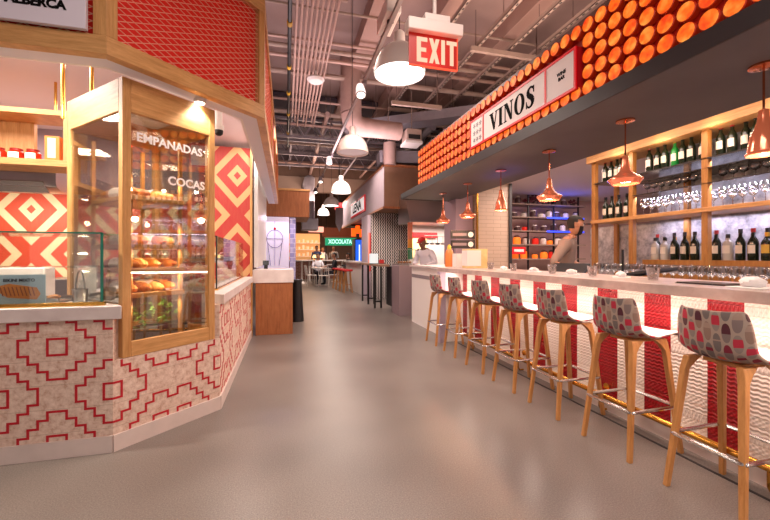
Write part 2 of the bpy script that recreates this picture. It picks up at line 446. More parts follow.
# expanded metal mesh: two families of thin wires, clipped to each bay
def clip(a, b, x0, x1, y0, y1):
    (ax, ay), (bx, by) = a, b; dx, dy = bx-ax, by-ay; t0, t1 = 0, 1
    for p_, q_ in ((-dx, ax-x0), (dx, x1-ax), (-dy, ay-y0), (dy, y1-ay)):
        if abs(p_) < 1e-9:
            if q_ < 0: return None
        else:
            t = q_/p_
            if p_ < 0: t0 = max(t0, t)
            else: t1 = min(t1, t)
    return ((ax+t0*dx, ay+t0*dy), (ax+t1*dx, ay+t1*dy)) if t1-t0 > 1e-3 else None
def wires(i, s0, s1, pw=.095, ph=.042):
    mb = MB(); a = inset(.02); q = Vector((*a[i], 0)); r = Vector((*a[i+1], 0)); u = (r-q).normalized(); n = Vector((-u.y, u.x, 0))
    z0, z1 = 2.53, 3.33; H = z1-z0; sl = ph/pw; run = H/sl
    k = -int(run/pw)-1
    while k*pw < s1-s0+run:
        for sg in (1, -1):
            st = (s0+k*pw, z0) if sg > 0 else (s0+k*pw, z0)
            en = (st[0]+sg*run, z1)
            c_ = clip(st, en, s0, s1, z0, z1)
            if c_:
                A = q+u*c_[0][0]+Vector((0, 0, c_[0][1])); B = q+u*c_[1][0]+Vector((0, 0, c_[1][1]))
                mb.bar(A, B, .003, .004, up=(0, 0, 1))
        k += 1
    mb.build('wire_mesh', MESHW, can, world=True, flat=True, recalc=False)
wires(0, L[0]-1.6, L[0]-.07); wires(1, .06, L[1]-.06); wires(2, .05, 3.0, .11, .05)
# sign board on the mesh
sg = thing('stall_sign', 'white name board with black capitals on the left of the red mesh canopy', 'sign', (-1.34, 2.52, 2.62))
MB().box(-1.57, -1.109, 2.505, 2.535, 2.535, 2.86).build('board', mat('sign_board_lilac', 'DDD6E4', .4), sg, world=True, bevel=.003)
BLK = mat('sign_black', '0C0A0B', .85, spec=.1)
put_text('lettering', 'ALBERCA', .068, BLK, (-1.345, 2.503, 2.648), (1, 0, 0), (0, 0, 1), sg, bold=.003, depth=.004, sx=.98)

# inner ceiling, back walls
struct('ceiling_stall', MB().prism([(-4.4, 2.73), (-1.09, 2.73), (-.367, 3.455), (-.367, 8.9), (-4.4, 8.9)], 2.95, 3.0), mat('stall_ceiling_pink', 'C9B4B6', .7), 'pale inner ceiling of the bakery stall')
struct('wall_stall_end', MB().box(-1.25, -.53, 6.05, 6.1, .9, 2.88), diamond_mat('red_cream_diamonds', -.716, 2.452, 'A80A1C', 'D09E6C'), 'tall panel of red and cream diamonds at the end of the stall')
struct('wall_stall_upper', MB().box(-4.4, -1.25, 6.05, 6.1, 2.14, 2.95), mat('stall_mauve', '8E7A82', .7), 'mauve upper wall at the back of the stall')
struct('wall_stall_back', MB().box(-4.4, -1.25, 6.05, 6.1, .0, 2.14), diamond_mat('orange_cream_diamonds', -3.30, 1.861, 'CC3418', 'E6CFA6'), 'orange red and cream diamond panelling behind the bakery counter')
struct('trim_1', MB().box(-.53, -.5, 6.0, 6.1, 0, 2.95), OAK, 'oak edge strip beside the red diamond panel', bevel=.003)
struct('wall_stall_side', MB().box(-.5, -.44, 6.35, 9.0, 1.05, 2.9), WHITE, 'white side wall beyond the diamond panel')

# counter with step pattern -------------------------------------------------
U = .0493
ctr = thing('stall_counter', 'angled bakery counter clad in pale carved tile with red stepped diamonds', 'counter', (-1.058, 2.723, 0))
C0, C1, C2, C3 = Vector((-3.6, 2.723)), Vector((-1.058, 2.723)), Vector((-.52, 3.261)), Vector((-.52, 6.02))
REDLINE = mat('red_line_tile', 'B80C22', .45)
def outline_segments(cu, cv):
    out = []
    st = [(1, -4), (1, -3), (2, -3), (2, -2), (3, -2), (3, -1), (4, -1), (4, 1), (3, 1), (3, 2), (2, 2), (2, 3), (1, 3), (1, 4)]
    ring = st+[(-x, y) for x, y in st[::-1]]
    for a, b in zip(ring, ring[1:]+ring[:1]): out.append((cu+a[0], cv+a[1], cu+b[0], cv+b[1]))
    sq = [(-1, -1), (1, -1), (1, 1), (-1, 1)]
    for a, b in zip(sq, sq[1:]+sq[:1]): out.append((cu+a[0], cv+a[1], cu+b[0], cv+b[1]))
    return out
ZC = .679
def pattern(mb, A, B, panels, zmax, zmin=.104, skip=None):
    u = (B-A).normalized(); n = Vector((u.y, -u.x)); Ls = (B-A).length
    lw = .0068; seen = set()
    for (s0, s1, centres) in panels:
        for cu, cz in centres:
            for (a, b, c, d) in outline_segments(0, 0):
                xa, xb = cu+min(a, c)*U, cu+max(a, c)*U; za, zb = cz+min(b, d)*U, cz+max(b, d)*U
                if c != a: xa -= lw; xb += lw; za -= lw; zb += lw
                else: xa -= lw; xb += lw; za += lw; zb -= lw
                key = (round(xa, 3), round(za, 3), a == c)
                if key in seen: continue
                seen.add(key)
                xa = max(xa, s0); xb = min(xb, s1); za = max(za, zmin); zb = min(zb, zmax)
                if xb-xa < .002 or zb-za < .002: continue
                P = A+u*xa; Q = A+u*xb
                mb.prism([P[:], Q[:], (Q+n*.0025)[:], (P+n*.0025)[:]][::-1], za, zb)
def panel(A, B, th, z0, z1, panels, zmax):
    u = (B-A).normalized(); n = Vector((u.y, -u.x)); mb = MB()
    mb.prism([A[:], B[:], (B-n*th)[:], (A-n*th)[:]], z0, z1); mb.mi = 1
    pattern(mb, A, B, panels, zmax)
    return mb.build('tiled_panel', [TILEW, REDLINE], ctr, world=True)
l1 = (C1-C0).length
cs = []
for i in range(-1, 9):
    for j in range(-2, 3):
        if (i+j) % 2 == 0: cs.append((l1+(-i)*6*U, ZC-.5*0+(-6*U)+j*6*U))
# corner medallion (i=0,j=0) at z = ZC-6U
panel(C0, C1, .1, 0, .84, [(0, l1, cs)], .838)
z2 = ZC-6*U
L2 = (C2-C1).length; h = L2/2
lat = [(0, 0), (6, 6), (6, -6), (12, 0), (0, 12), (0, -12)]
cA = [(a*U, z2+b*U) for a, b in lat]; cB = [(L2-a*U, z2+b*U) for a, b in lat]
panel(C1, C2, .1, 0, .572, [(0, h, cA), (h, L2, cB)], .57)
l3 = (C3-C2).length; per = 15.5*U; pan = []; s = 0
while s < l3:
    e = min(s+per, l3); pan.append((s, min(s+per/2, e), [(s+a*U, z2+b*U) for a, b in lat])); 
    if s+per/2 < l3: pan.append((s+per/2, e, [(s+per-a*U, z2+b*U) for a, b in lat]))
    s += per
panel(C2, C3, .1, 0, .84, pan, .838)
# return of the wall between the display case and the corner
dC = Vector((1, 1)).normalized(); E2 = Vector((-.52, 3.085))
# kick board
kb = MB(); n0, n1 = .012, 0
for A, B in ((C0, C1), (C1, C2), (C2, C3)):
    u = (B-A).normalized(); n = Vector((u.y, -u.x)); kb.prism([(A+n*.014)[:], (B+n*.014)[:], B[:], A[:]], 0, .104)
kb.build('kick_board', KICK, ctr, world=True)
# stone worktops
MB().prism([(-3.6, 2.69), (-.998, 2.69), (-1.03, 2.752), (-1.60, 3.322), (-1.60, 3.5), (-3.6, 3.5)], .84, .922).build('stone_worktop', SLAB, ctr, world=True, bevel=.004)
MB().prism([(-.49, 3.29), (-.49, 6.02), (-1.2, 6.02), (-1.2, 3.98)], .84, .922).build('stone_worktop', SLAB, ctr, world=True, bevel=.004)
tagc = MB().box(-4.3, -1.3, 5.5, 6.04, 0, .95).build('back_counter', STEEL, None, bevel=.004); tag(tagc, 'stainless back counter under the orange diamond wall', 'counter')

# tall corner display case --------------------------------------------------
case = thing('display_case', 'tall oak and glass bread display case at the stall corner', 'display case', (-1.02, 2.762, .574), R(45))
W, D, H0, H1 = .665, .82, 0, 1.822     # local x along the front, y into the stall
def fb(name, x0, x1, y0, y1, z0, z1, m=OAK, bv=.003): return MB().box(x0, x1, y0, y1, z0, z1).build(name, m, case, bevel=bv)
pw = .052
for x in (0, W-pw):
    for y in (0, D-pw): fb('corner_post', x, x+pw, y, y+pw, 0, H1)
for y in (0, D-.03):
    fb('header_board', pw, W-pw, y, y+.03, H1-.215, H1, OAKH); fb('bottom_rail', pw, W-pw, y, y+.03, 0, .1, OAKH)
for x in (0, W-.03):
    fb('header_board', x, x+.03, pw, D-pw, H1-.215, H1, OAKH); fb('bottom_rail', x, x+.03, pw, D-pw, .24 if x == 0 else 0, .34 if x == 0 else .1, OAKH)
fb('case_floor', .03, W-.03, .03, D-.03, .02, .05); fb('case_top', .03, W-.03, .03, D-.03, H1-.03, H1-.01, WHITE)
fb('lower_side_panel', 0, .03, pw, D-pw, 0, .24, OAK)
for i, (x0, x1, y0, y1, z0) in enumerate(((pw, W-pw, .012, .018, .1), (pw, W-pw, D-.018, D-.012, .1), (.012, .018, pw, D-pw, .34), (W-.018, W-.012, pw, D-pw, .1))):
    g = fb('glass_pane', x0, x1, y0, y1, z0, H1-.215, GLASSC, 0)
LETW = mat('glass_lettering_white', 'F2ECEC', .5)
put_text('glass_lettering', 'EMPANADAS', .082, LETW, (0,0,0), (1, 0, 0), (0, 0, 1), None, bold=.002, depth=.002)
o = bpy.data.objects['glass_lettering']; o.parent = case; o.location = (.325, .009, 1.455)
put_text('glass_lettering_2', 'COCAS', .085, LETW, (0,0,0), (1, 0, 0), (0, 0, 1), None, bold=.002, depth=.002)
o = bpy.data.objects['glass_lettering_2']; o.parent = case; o.location = (.44, .009, 1.20); o.name = 'glass_lettering'
# rack posts and tilted shelves inside
for x in (.08, .43):
    for y in (.09, .62): fb('rack_post', x, x+.025, y, y+.025, .05, H1-.3, BARWOOD)
SH = [.387, .554, .722, 1.057]
for z in SH:
    mb = MB(); mb.prism([(.08, .07), (.455, .07), (.455, .64), (.08, .64)], z-.012, z)
    mb.box(.08, .455, .065, .08, z-.012, z+.022); mb.box(.08, .095, .08, .64, z-.012, z+.02); mb.box(.44, .455, .08, .64, z-.012, z+.02)
    mb.build('shelf', OAKH, case, bevel=.002)
mb = MB().box(.1, .16, .3, .34, 1.25, 1.5); mb.tube([(.05, .35, 1.4), (.05, .1, 1.4), (.05, .1, 1.15)], .005, 6)
CRUST = [mat('crust_golden', 'C98038', .5, col2='9A5A26', vs=18, bump=.3), mat('crust_brown', 'A8602A', .45, col2='7A4020', vs=18, bump=.3), mat('crust_pale', 'D8A560', .5, col2='B07A3C', vs=18, bump=.3)]
PAPER = mat('sandwich_paper', 'EDE4DE', .6, bump=.4, bs=18)
FILL = mat('tomato_filling', 'B02818', .4)
cM = Matrix.Translation((-1.02, 2.762, .574)) @ Matrix.Rotation(R(45), 4, 'Z')
def loaf(name, label, cat, loc, rz, l, w, hgt, m, grp, wrapped=False, seed=0):
    t = thing(name, label, cat, loc, rz, grp)
    mb = MB(); mb.blob((0, 0, hgt), l, w, hgt, n=14, m=8, amp=.04, seed=seed); mb.build('crust', m, t)
    if wrapped:
        mb = MB(); n = 10
        rings = []
        for i, x in enumerate([-.55, -.3, 0, .25]):
            r = [Vector((x*l, math.cos(2*PI*k/n)*w*1.12*(1+.06*math.sin(3*k+i)), hgt+math.sin(2*PI*k/n)*hgt*1.1)) for k in range(n)]
            rings.append(mb.verts(r))
        for a, b in zip(rings, rings[1:]):
            for k in range(n): mb.face([a[k], a[(k+1) % n], b[(k+1) % n], b[k]])
        mb.build('paper_wrap', PAPER, t, recalc=True)
    else:
        mb = MB()
        for k in (-1, 0, 1): mb.bar((k*l*.4-.012, -w*.5, hgt*1.93), (k*l*.4+.012, w*.5, hgt*1.93), .006, .006)
        mb.build('scoring', CRUST[2], t)
    return t
shelfname = ['lowest', 'second', 'third', 'top']
k = 0; rnd = random.Random(3)
for si, z in enumerate(SH):
    for x in range(4):
        wr = si in (0, 2, 3) and x % 2 == 0 or (si == 1 and x == 0)
        pos = cM @ Vector((.135+x*.088, .33, z+.003))
        ln = .25 if wr else .23
        which = ['far left', 'left centre', 'right centre', 'far right'][x]
        loaf('wrapped_sandwich' if wr else 'bread_loaf', f"{'paper wrapped sandwich' if wr else 'scored brown loaf'} at the {which} of the {shelfname[si]} case shelf",
             'sandwich' if wr else 'bread', pos, R(45+90+rnd.uniform(-5, 5)), ln, .042, .045, CRUST[k % 3], 'breads in the display case', wr, k); k += 1
# planter with leaves in the case base
LEAF = mat('leaf_green', '42682C', .5, col2='6E9040', vs=20)
pl = thing('planter', 'long planter of dark green leaves in the foot of the bread case', 'plant', cM @ Vector((.3, .2, .052)), R(45))
MB().box(-.22, .22, -.07, .07, 0, .1).build('trough', DARK, pl, bevel=.004)
mb = MB(); rnd = random.Random(5)
for i in range(260):
    a = rnd.uniform(0, 6.28); bx, by = rnd.uniform(-.21, .21), rnd.uniform(-.06, .06); z = rnd.uniform(.08, .27)
    l = rnd.uniform(.03, .055); d = Vector((math.cos(a), math.sin(a)*.5, rnd.uniform(-.3, .7))).normalized()*l; s_ = d.cross(Vector((0, 0, 1))).normalized()*l*.35
    p0 = Vector((bx, by, z)); mb.face(mb.verts([p0, p0+d*.5+s_, p0+d, p0+d*.5-s_]))
mb.build('foliage', LEAF, pl, recalc=False)
light('AREA', 'case_lamp', cM @ Vector((.32, .35, 1.58)), 9.0, 'FFE2C8', .25, rot=(0, 0, 0))

# glass case over the left counter -------------------------------------------
gc = thing('glass_counter_case', 'low glass case with green edges on the left counter', 'display case', (-1.127, 2.75, .922))
MB().box(-3.4, -1.127, 2.755, 2.765, .945, 1.38).build('front_glass', GLASS, gc, world=True)
MB().box(-3.4, -1.127, 2.765, 3.2, 1.372, 1.382).build('top_glass', GLASS, gc, world=True)
MB().box(-3.4, -1.16, 2.85, 3.15, 1.16, 1.166).build('glass_shelf', GLASS, gc, world=True)
mb = MB(); mb.bar((-1.133, 2.76, .945), (-1.133, 2.76, 1.385), .012, .013); mb.bar((-3.4, 2.76, 1.381), (-1.127, 2.76, 1.381), .013, .009)
mb.bar((-1.133, 2.76, 1.38), (-1.28, 3.2, 1.38), .01, .01)
mb.build('glass_edge', TEAL, gc, world=True)
MB().box(-3.4, -1.115, 2.74, 2.775, .922, .945).build('brass_channel', BRASS, gc, world=True, bevel=.002)
MB().box(-3.4, -1.62, 2.9, 3.3, .9225, .93).build('steel_deck', STEEL, gc, world=True)
# poster card
pc = thing('menu_card', 'pale blue card showing a grilled sandwich inside the left glass case', 'sign', (-1.46, 2.80, .9305))
MB().box(-1.72, -1.455, 2.80, 2.808, .9305, 1.12).build('card', mat('card_blue', 'A9C4D6', .5), pc, world=True)
put_text('card_lettering', 'BIKINI MIXTO', .026, BLK, (-1.588, 2.7985, 1.085), (1, 0, 0), (0, 0, 1), pc, bold=.0006, depth=.001)
mb = MB()
mb.extrude([(-.11, .02), (-.06, -.02), (.09, -.035), (.11, .0), (.09, .04), (-.05, .065), (-.11, .05)], (-1.588, 2.799, 1.0), (1, 0, 0), (0, 0, 1), (0, -.001, 0))
mb.mi = 1
for k in range(9): mb.extrude([(-.085+k*.02, -.01), (-.079+k*.02, -.012), (-.094+k*.02, .045), (-.1+k*.02, .046)], (-1.586, 2.7978, 1.0), (1, 0, 0), (0, 0, 1), (0, -.0006, 0))
mb.build('sandwich_picture', [mat('toast_print', 'D9852E', .5), mat('toast_print_dark', '8E4416', .5)], pc, world=True)
# tongs, tray, pastry basket in case
tg = thing('serving_tongs', 'steel tongs standing in a round pot in the glass case', 'tongs', (-1.36, 3.0, .9225))
MB().lathe([(.0, 0), (.04, 0), (.045, .09), (.041, .09), (.036, .01), (0, .01)], n=16).build('pot', STEEL, tg)
mb = MB()
for s_ in (-1, 1): mb.tube([(s_*.03, 0, .02), (s_*.026, 0, .12), (s_*.012, 0, .2), (0, 0, .215)], .005, 6)
mb.build('tong_arms', CHROME, tg)
ty = thing('serving_tray', 'shallow steel tray of toasts in the glass case', 'tray', (-1.75, 3.05, .93))
mb = MB().box(-.1, .3, -.12, .12, 0, .006); mb.box(-.1, .3, -.12, -.11, .006, .025); mb.box(-.1, .3, .11, .12, .006, .025); mb.build('pan', STEEL, ty)
for k in range(4):
    o = MB().blob((0, 0, .018), .035, .05, .018, n=10, m=6, amp=.05, seed=k).build('toast', CRUST[k % 3]); o.location = (-1.75+.0+k*.085-.04, 3.05, .9365)
    tag(o, 'small golden toast on the steel tray in the glass case', 'bread', 'toasts on the steel tray')
wc = MB(); wc.box(-2.05, -1.75, 3.36, 3.5, .9225, 1.15); tag(wc.build('paper_roll_box', PAPER, None, bevel=.01), 'white box behind the low glass case', 'box')
rollo = MB().cyl((-2.1, 3.2, 1.2), (-1.45, 3.2, 1.2), .03, 16); 
tag(MB().lathe([(0, 0), (.05, 0), (.05, .16), (.04, .18), (0, .18)], (-1.40, 3.3, .9225), 16).build('steel_canister', STEEL), 'steel canister behind the low glass case', 'canister')
del rollo

# glass case over the right-hand counter --------------------------------------
gd = thing('glass_counter_case', 'glass case of dishes on the counter run towards the end of the stall', 'display case', (-.62, 3.7, .922))
MB().box(-.62, -.612, 3.7, 5.85, .935, 1.41).build('front_glass', GLASS, gd, world=True)
MB().box(-1.0, -.612, 3.7, 5.85, 1.41, 1.418).build('top_glass', GLASS, gd, world=True)
MB().box(-1.0, -.63, 3.75, 5.8, 1.17, 1.176).build('glass_shelf', GLASS, gd, world=True)
MB().box(-.64, -.6, 3.68, 5.87, .922, .936).build('brass_channel', BRASS, gd, world=True)
mb = MB(); mb.bar((-.616, 3.7, .935), (-.616, 3.7, 1.42), .012, .014); mb.bar((-1.0, 3.7, 1.414), (-.612, 3.7, 1.414), .014, .012)
mb.build('edge_trim', BLACK, gd, world=True)
rnd = random.Random(8)
TOM = mat('tomato_red', 'C02A18', .3); PEP = mat('pepper_yellow', 'D8A030', .4); CREAMF = mat('cream_food', 'E8D6B8', .6)
for k in range(5):
    y = 3.95+k*.38
    t = thing('serving_dish', ['steel dish of tomatoes', 'steel dish of yellow peppers', 'steel dish of pale pastries', 'steel dish of red salad', 'steel dish of golden pastries'][k]+' on the upper glass shelf of the far case', 'dish', (-.8, y, 1.177), 0, 'dishes in the far glass case')
    MB().lathe([(0, 0), (.09, 0), (.13, .05), (.125, .05), (.088, .006), (0, .006)], n=18).build('bowl', STEEL, t)
    mb = MB()
    for j in range(12):
        a = j*2.4; r = .012*j**.5*2.1; mb.blob((r*math.cos(a), r*math.sin(a), .045+.03*(1-r/.09)), .026, .026, .022, n=8, m=5, seed=j)
    mb.build('food', [TOM, PEP, CREAMF, TOM, CRUST[0]][k], t)
    t2 = thing('food_tray', ['white tray of flat breads', 'white tray of rolls', 'white tray of tarts', 'white tray of red pepper coca', 'white tray of pale buns'][k]+' on the counter inside the far case', 'tray', (-.8, y, .9225), 0, 'trays in the far glass case')
    mb = MB().box(-.13, .13, -.15, .15, 0, .01); mb.box(-.13, .13, -.15, -.14, .01, .03); mb.box(-.13, .13, .14, .15, .01, .03); mb.box(.12, .13, -.14, .14, .01, .03); mb.build('pan', WHITE, t2)
    mb = MB()
    for j in range(8): mb.blob((-.06+(j % 2)*.11, -.1+(j//2)*.066, .035), .045, .03, .026, n=9, m=5, amp=.04, seed=j+k)
    mb.build('food', [CREAMF, CRUST[0], CRUST[2], TOM, CREAMF][k], t2)

# interior shelf, hood ---------------------------------------------------------
sh = thing('wall_shelf', 'oak wall shelf unit holding jars at the far left', 'shelf', (-2.0, 4.2, 2.08))
MB().box(-4.3, -2.0, 4.2, 4.55, 2.08, 2.14).build('lower_board', OAKH, sh, world=True, bevel=.003)
MB().box(-4.3, -2.0, 4.2, 4.55, 2.56, 2.61).build('upper_board', OAKH, sh, world=True, bevel=.003)
MB().box(-4.3, -2.43, 4.5, 4.55, 2.14, 2.56).build('back_panel', OAK, sh, world=True)
MB().box(-2.04, -2.0, 4.2, 4.55, 2.14, 2.56).build('side_board', OAK, sh, world=True)
mb = MB()
for x in (-3.5, -2.2): MB().cyl((x, 4.4, 2.61), (x, 4.4, 2.95), .012).build('hanging_rod', BRASS, sh, world=True)
JR = mat('jar_red_sauce', 'B82A14', .25); LIDG = mat('jar_lid', '9A2A22', .3, .4); LAB = mat('pale_label', 'ECE4D8', .6); LABD = mat('label_print', '3A2A28', .6)
for k, x in enumerate((-2.95, -2.76, -2.60, -2.46, -2.33)):
    t = thing('sauce_jar', 'red sauce jar with white label on the oak wall shelf', 'jar', (x, 4.3, 2.1405), 0, 'sauce jars on the oak shelf')
    MB().lathe([(0, 0), (.055, 0), (.06, .01), (.06, .07), (.045, .085), (0, .085)], n=18).build('jar_body', JR, t)
    MB().lathe([(0, .085), (.048, .085), (.048, .105), (0, .105)], n=18).build('lid', LIDG, t)
    mb = MB(); n = 8
    for i in range(n):
        a0 = -PI/2-.75+1.5*i/n; a1 = a0+1.5/n; r = .0615
        mb.face(mb.verts([(r*math.cos(a0), r*math.sin(a0), .012), (r*math.cos(a1), r*math.sin(a1), .012), (r*math.cos(a1), r*math.sin(a1), .066), (r*math.cos(a0), r*math.sin(a0), .066)]))
    mb.build('label', LAB, t, recalc=False)
bx = thing('snack_box', 'orange and cream snack box upright on the oak wall shelf', 'box', (-2.16, 4.3, 2.14))
MB().box(-.06, .06, -.04, .04, 0, .24).build('carton', mat('carton_orange', 'D0742A', .5), bx, bevel=.002)
MB().box(-.035, .03, -.042, -.0402, .03, .22).build('printed_front', mat('carton_yellow', 'EEDCB0', .5), bx)
hd = thing('extractor_hood', 'curved stainless extractor hood over the diamond wall', 'hood', (-3.2, 4.7, 1.85))
mb = MB(); prof = [(4.6, 1.99), (4.62, 1.95), (4.72, 1.91), (4.9, 1.93), (6.04, 2.07), (6.04, 2.2), (4.6, 2.2)]
mb.extrude([(y, z) for y, z in prof], (-4.35, 0, 0), (0, 1, 0), (0, 0, 1), (2.05, 0, 0)); mb.build('canopy_body', STEEL, hd, world=True)
MB().extrude([(4.585, 1.99), (4.71, 1.895), (4.72, 1.905), (4.6, 2.0)], (-4.3, -.015, 0), (0, 1, 0), (0, 0, 1), (1.9, 0, 0)).build('front_lip', CHROME, hd, world=True)
mb = MB()
for x in (-1.75, -1.55): mb.cyl((x, 3.6, 2.35), (x, 3.6, 2.95), .014)
tag(mb.build('hanger_rods', BRASS), 'pair of brass ceiling rods behind the top of the bread case', 'rod')
# security camera and soffit spot under the canopy
sc = thing('security_camera', 'small dark dome camera hanging under the stall soffit', 'camera', (-.60, 3.72, 2.39))
MB().lathe([(0, .56), (.03, .56), (.03, .05), (.045, .045), (.045, 0), (0, 0)], n=16).build('housing', WHITE, sc)
MB().lathe([(.04, 0), (.036, -.03), (.02, -.046), (0, -.05)], n=16).build('dome', BLACK, sc)
def soffit_spot(x, y, lab, e=25, ang=120):
    t = thing('soffit_downlight', lab, 'light', (x, y, 2.395))
    MB().lathe([(0, .028), (.045, .028), (.045, 0), (.035, 0), (.033, .008), (0, .008)], n=18).build('bezel', WHITE, t)
    MB().lathe([(0, .0075), (.032, .0075), (.032, .004), (0, .004)], n=18).build('bulb', emis('downlight_glow', 'FFF6E8', 25), t)
    light('SPOT', 'downlight_beam', (x, y, 2.38), e, 'FFF0DC', .03, spot=ang)
q = seg_pt(1, .62, .13); soffit_spot(q.x, q.y, 'lit downlight in the soffit above the bread case')
soffit_spot(-1.75, 2.67, 'lit downlight in the soffit left of the bread case', 110, 172)
soffit_spot(-2.6, 2.67, 'lit downlight in the soffit at the far left')
light('AREA', 'stall_ceiling_light', (-2.6, 3.6, 2.88), 60, 'FFEFE4', 1.8, .6)
light('AREA', 'stall_ceiling_light', (-2.6, 5.2, 2.88), 55, 'FFE8D8', 2.2, .8)
light('AREA', 'stall_ceiling_light', (-.95, 4.8, 2.9), 16, 'FFF2E6', .5, 1.8)
cv = thing('cove_light', 'bright white cove light panel inside the canopy along the aisle', 'light', (-.45, 6, 2.9))
MB().box(-.54, -.38, 3.9, 8.8, 2.92, 2.949).build('tray', WHITE, cv, world=True); MB().box(-.53, -.39, 3.92, 8.78, 2.915, 2.92).build('diffuser', emis('cove_glow', 'FFF8F0', 4), cv, world=True)
light('AREA', 'cove_beam', (-.46, 6.3, 2.9), 32, 'FFF6EE', .12, 4.8)
light('AREA', 'hood_fill', (-3.0, 5.3, 1.90), 30, 'FFF0DC', 1.6, .3, rot=(R(25), 0, 0))  # added fill under the hood to brighten the diamond wall
for z_ in [.18]+SH: light('AREA', 'shelf_spot_fill', cM @ Vector((.27, .06, z_+.13)), 2.2, 'FFE8D0', .3, .02, rot=(R(60), 0, R(45)))  # added fills without fixtures, to brighten breads and planter
light('AREA', 'stall_cove_light', (-1.9, 2.98, 2.6), 10, 'FFF4EA', 1.0, .05, rot=(R(60), 0, 0))

# service stand at the end of the counter --------------------------------------
st = thing('service_stand', 'oak fronted stand with thick white top at the end of the stall', 'counter', (-.2, 6.12, 0))
MB().box(-.46, .10, 6.12, 7.1, 0, .815).build('oak_body', WALNUT, st, world=True, bevel=.003)
MB().box(-.5, .115, 6.105, 7.15, .815, 1.02).build('stone_top', SLAB, st, world=True, bevel=.004)
ph_ = thing('card_reader', 'small dark card reader on the white stand top', 'card reader', (-.33, 6.6, 1.02))
MB().box(-.03, .03, -.03, .03, 0, .07).build('post', BLACK, ph_); MB().obox((0, -.02, .1), (.1, .02, .08), M=Matrix.Rotation(R(-25), 4, 'X')).build('screen', BLACK, ph_, bevel=.003)
bn = thing('waste_bin', 'dark cloth covered bin behind the oak stand', 'bin', (.2, 7.3, 0))
MB().lathe([(0, 0), (.13, 0), (.11, .3), (.09, .62), (.09, .75), (0, .75)], n=20).build('cloth_cover', BLACK, bn); MB().lathe([(.085, .75), (.1, .75), (.1, .79), (0, .8)], n=20).build('lid', DARK, bn)
# lit panel with line drawing
lp = thing('lit_wall_panel', 'backlit white panel with a thin red and grey line drawing', 'sign', (-.2, 9.6, 0))
MB().box(-.70, .07, 9.6, 9.68, .6, 2.2).build('panel', mat('backlit_panel', 'EDE6F4', .5, emit='D8CCF8', es=.3), lp, world=True)
mb = MB(); cx, cz = -.27, 1.66
mb.tube([(cx+.19*math.cos(2*PI*k/28), 9.592, cz+.22*math.sin(2*PI*k/28)) for k in range(28)], .006, 5, closed=True)
mb.tube([(cx-.19, 9.592, cz), (cx+.19, 9.592, cz)], .005, 5); mb.tube([(cx, 9.592, 1.0), (cx, 9.592, 2.1)], .004, 5)
mb.tube([(cx-.17, 9.592, cz-.1), (cx-.1, 9.592, 1.0)], .006, 5); mb.tube([(cx+.17, 9.592, cz-.1), (cx+.1, 9.592, 1.0)], .006, 5)
mb.build('line_drawing', mat('drawing_grey', '5A4E66', .6), lp, world=True)
MB().blob((cx, 9.588, cz+.25), .03, .008, .03).build('red_dot', REDP, lp, world=True)
hp = thing('plywood_header', 'warm plywood header box above the backlit panel', 'bulkhead', (0, 10, 2.2))
MB().box(-.75, .57, 9.7, 11.2, 2.22, 2.88).build('box', WALNUT, hp, world=True, bevel=.004); MB().box(-.77, .59, 9.68, 11.2, 2.88, 2.93).build('cap_rail', OAKH, hp, world=True)
struct('trim_2', MB().box(.09, .23, 9.7, 9.9, 0, 2.2), BLUET, 'pillar of small lilac and white tiles beside the backlit panel')
light('AREA', 'panel_wash', (-.2, 9.4, 2.15), 6, 'EEDCFF', .8, .1, rot=(R(-15), 0, 0))
# ================================================================ BAR
bar = thing('bar_counter', 'long bar counter with stone top and alternating carved white and red tiled panels', 'bar counter', (2.49, 2.5, 0))
Y0, Y1 = -1.2, 5.03
red = []
y = 4.852
k = 0
while y > Y0:
    red.append((y-.0, y+.176 if k == 0 else y+.19)); k += 1; y = 4.852-.4168*k
edges = Y1; white = []
cur = Y1
for a, b in red:
    if cur-b > .01: white.append((b, cur))
    cur = a
white.append((Y0, cur))
for a, b in red: MB().box(2.49, 2.53, a, b, .12, 1.0).build('red_tile_panel', RELR, bar, world=True)
for a, b in white: MB().box(2.492, 2.53, a, b, .12, 1.0).build('white_tile_panel', RELW, bar, world=True)
MB().box(2.53, 2.70, Y0, Y1, 0, 1.01).build('bar_body', GREYW, bar, world=True)
MB().box(2.475, 2.53, Y0, Y1, 0, .12).build('plinth', KICK, bar, world=True)
MB().box(2.11, 2.78, Y0, Y1, 1.012, 1.07).build('stone_top', BARSLAB, bar, world=True, bevel=.004)
MB().box(2.11, 2.20, 4.93, Y1, 0, 1.012).build('stone_end_leg', mat('bar_stone_violet', 'A596A6', .4), bar, world=True, bevel=.003)
MB().box(2.20, 2.49, 4.98, Y1, 0, 1.012).build('end_panel', WHITE, bar, world=True)
struct('trim_3', MB().box(2.35, 2.368, -1.2, 5.0, 0, .003), DARK, 'thin dark joint strip in the floor along the bar')
led = MB().box(2.30, 2.33, Y0, 4.9, 1.0, 1.011); led.build('light_strip', emis('led_strip', 'FFE9DA', 9), bar, world=True)
light('AREA', 'under_bar_light', (2.36, 1.9, 1.0), 42, 'FFE2D2', 6.0, .05, rot=(R(0), R(-28), R(90)))
bpy.data.objects['under_bar_light'].rotation_euler = (0, 0, 0)
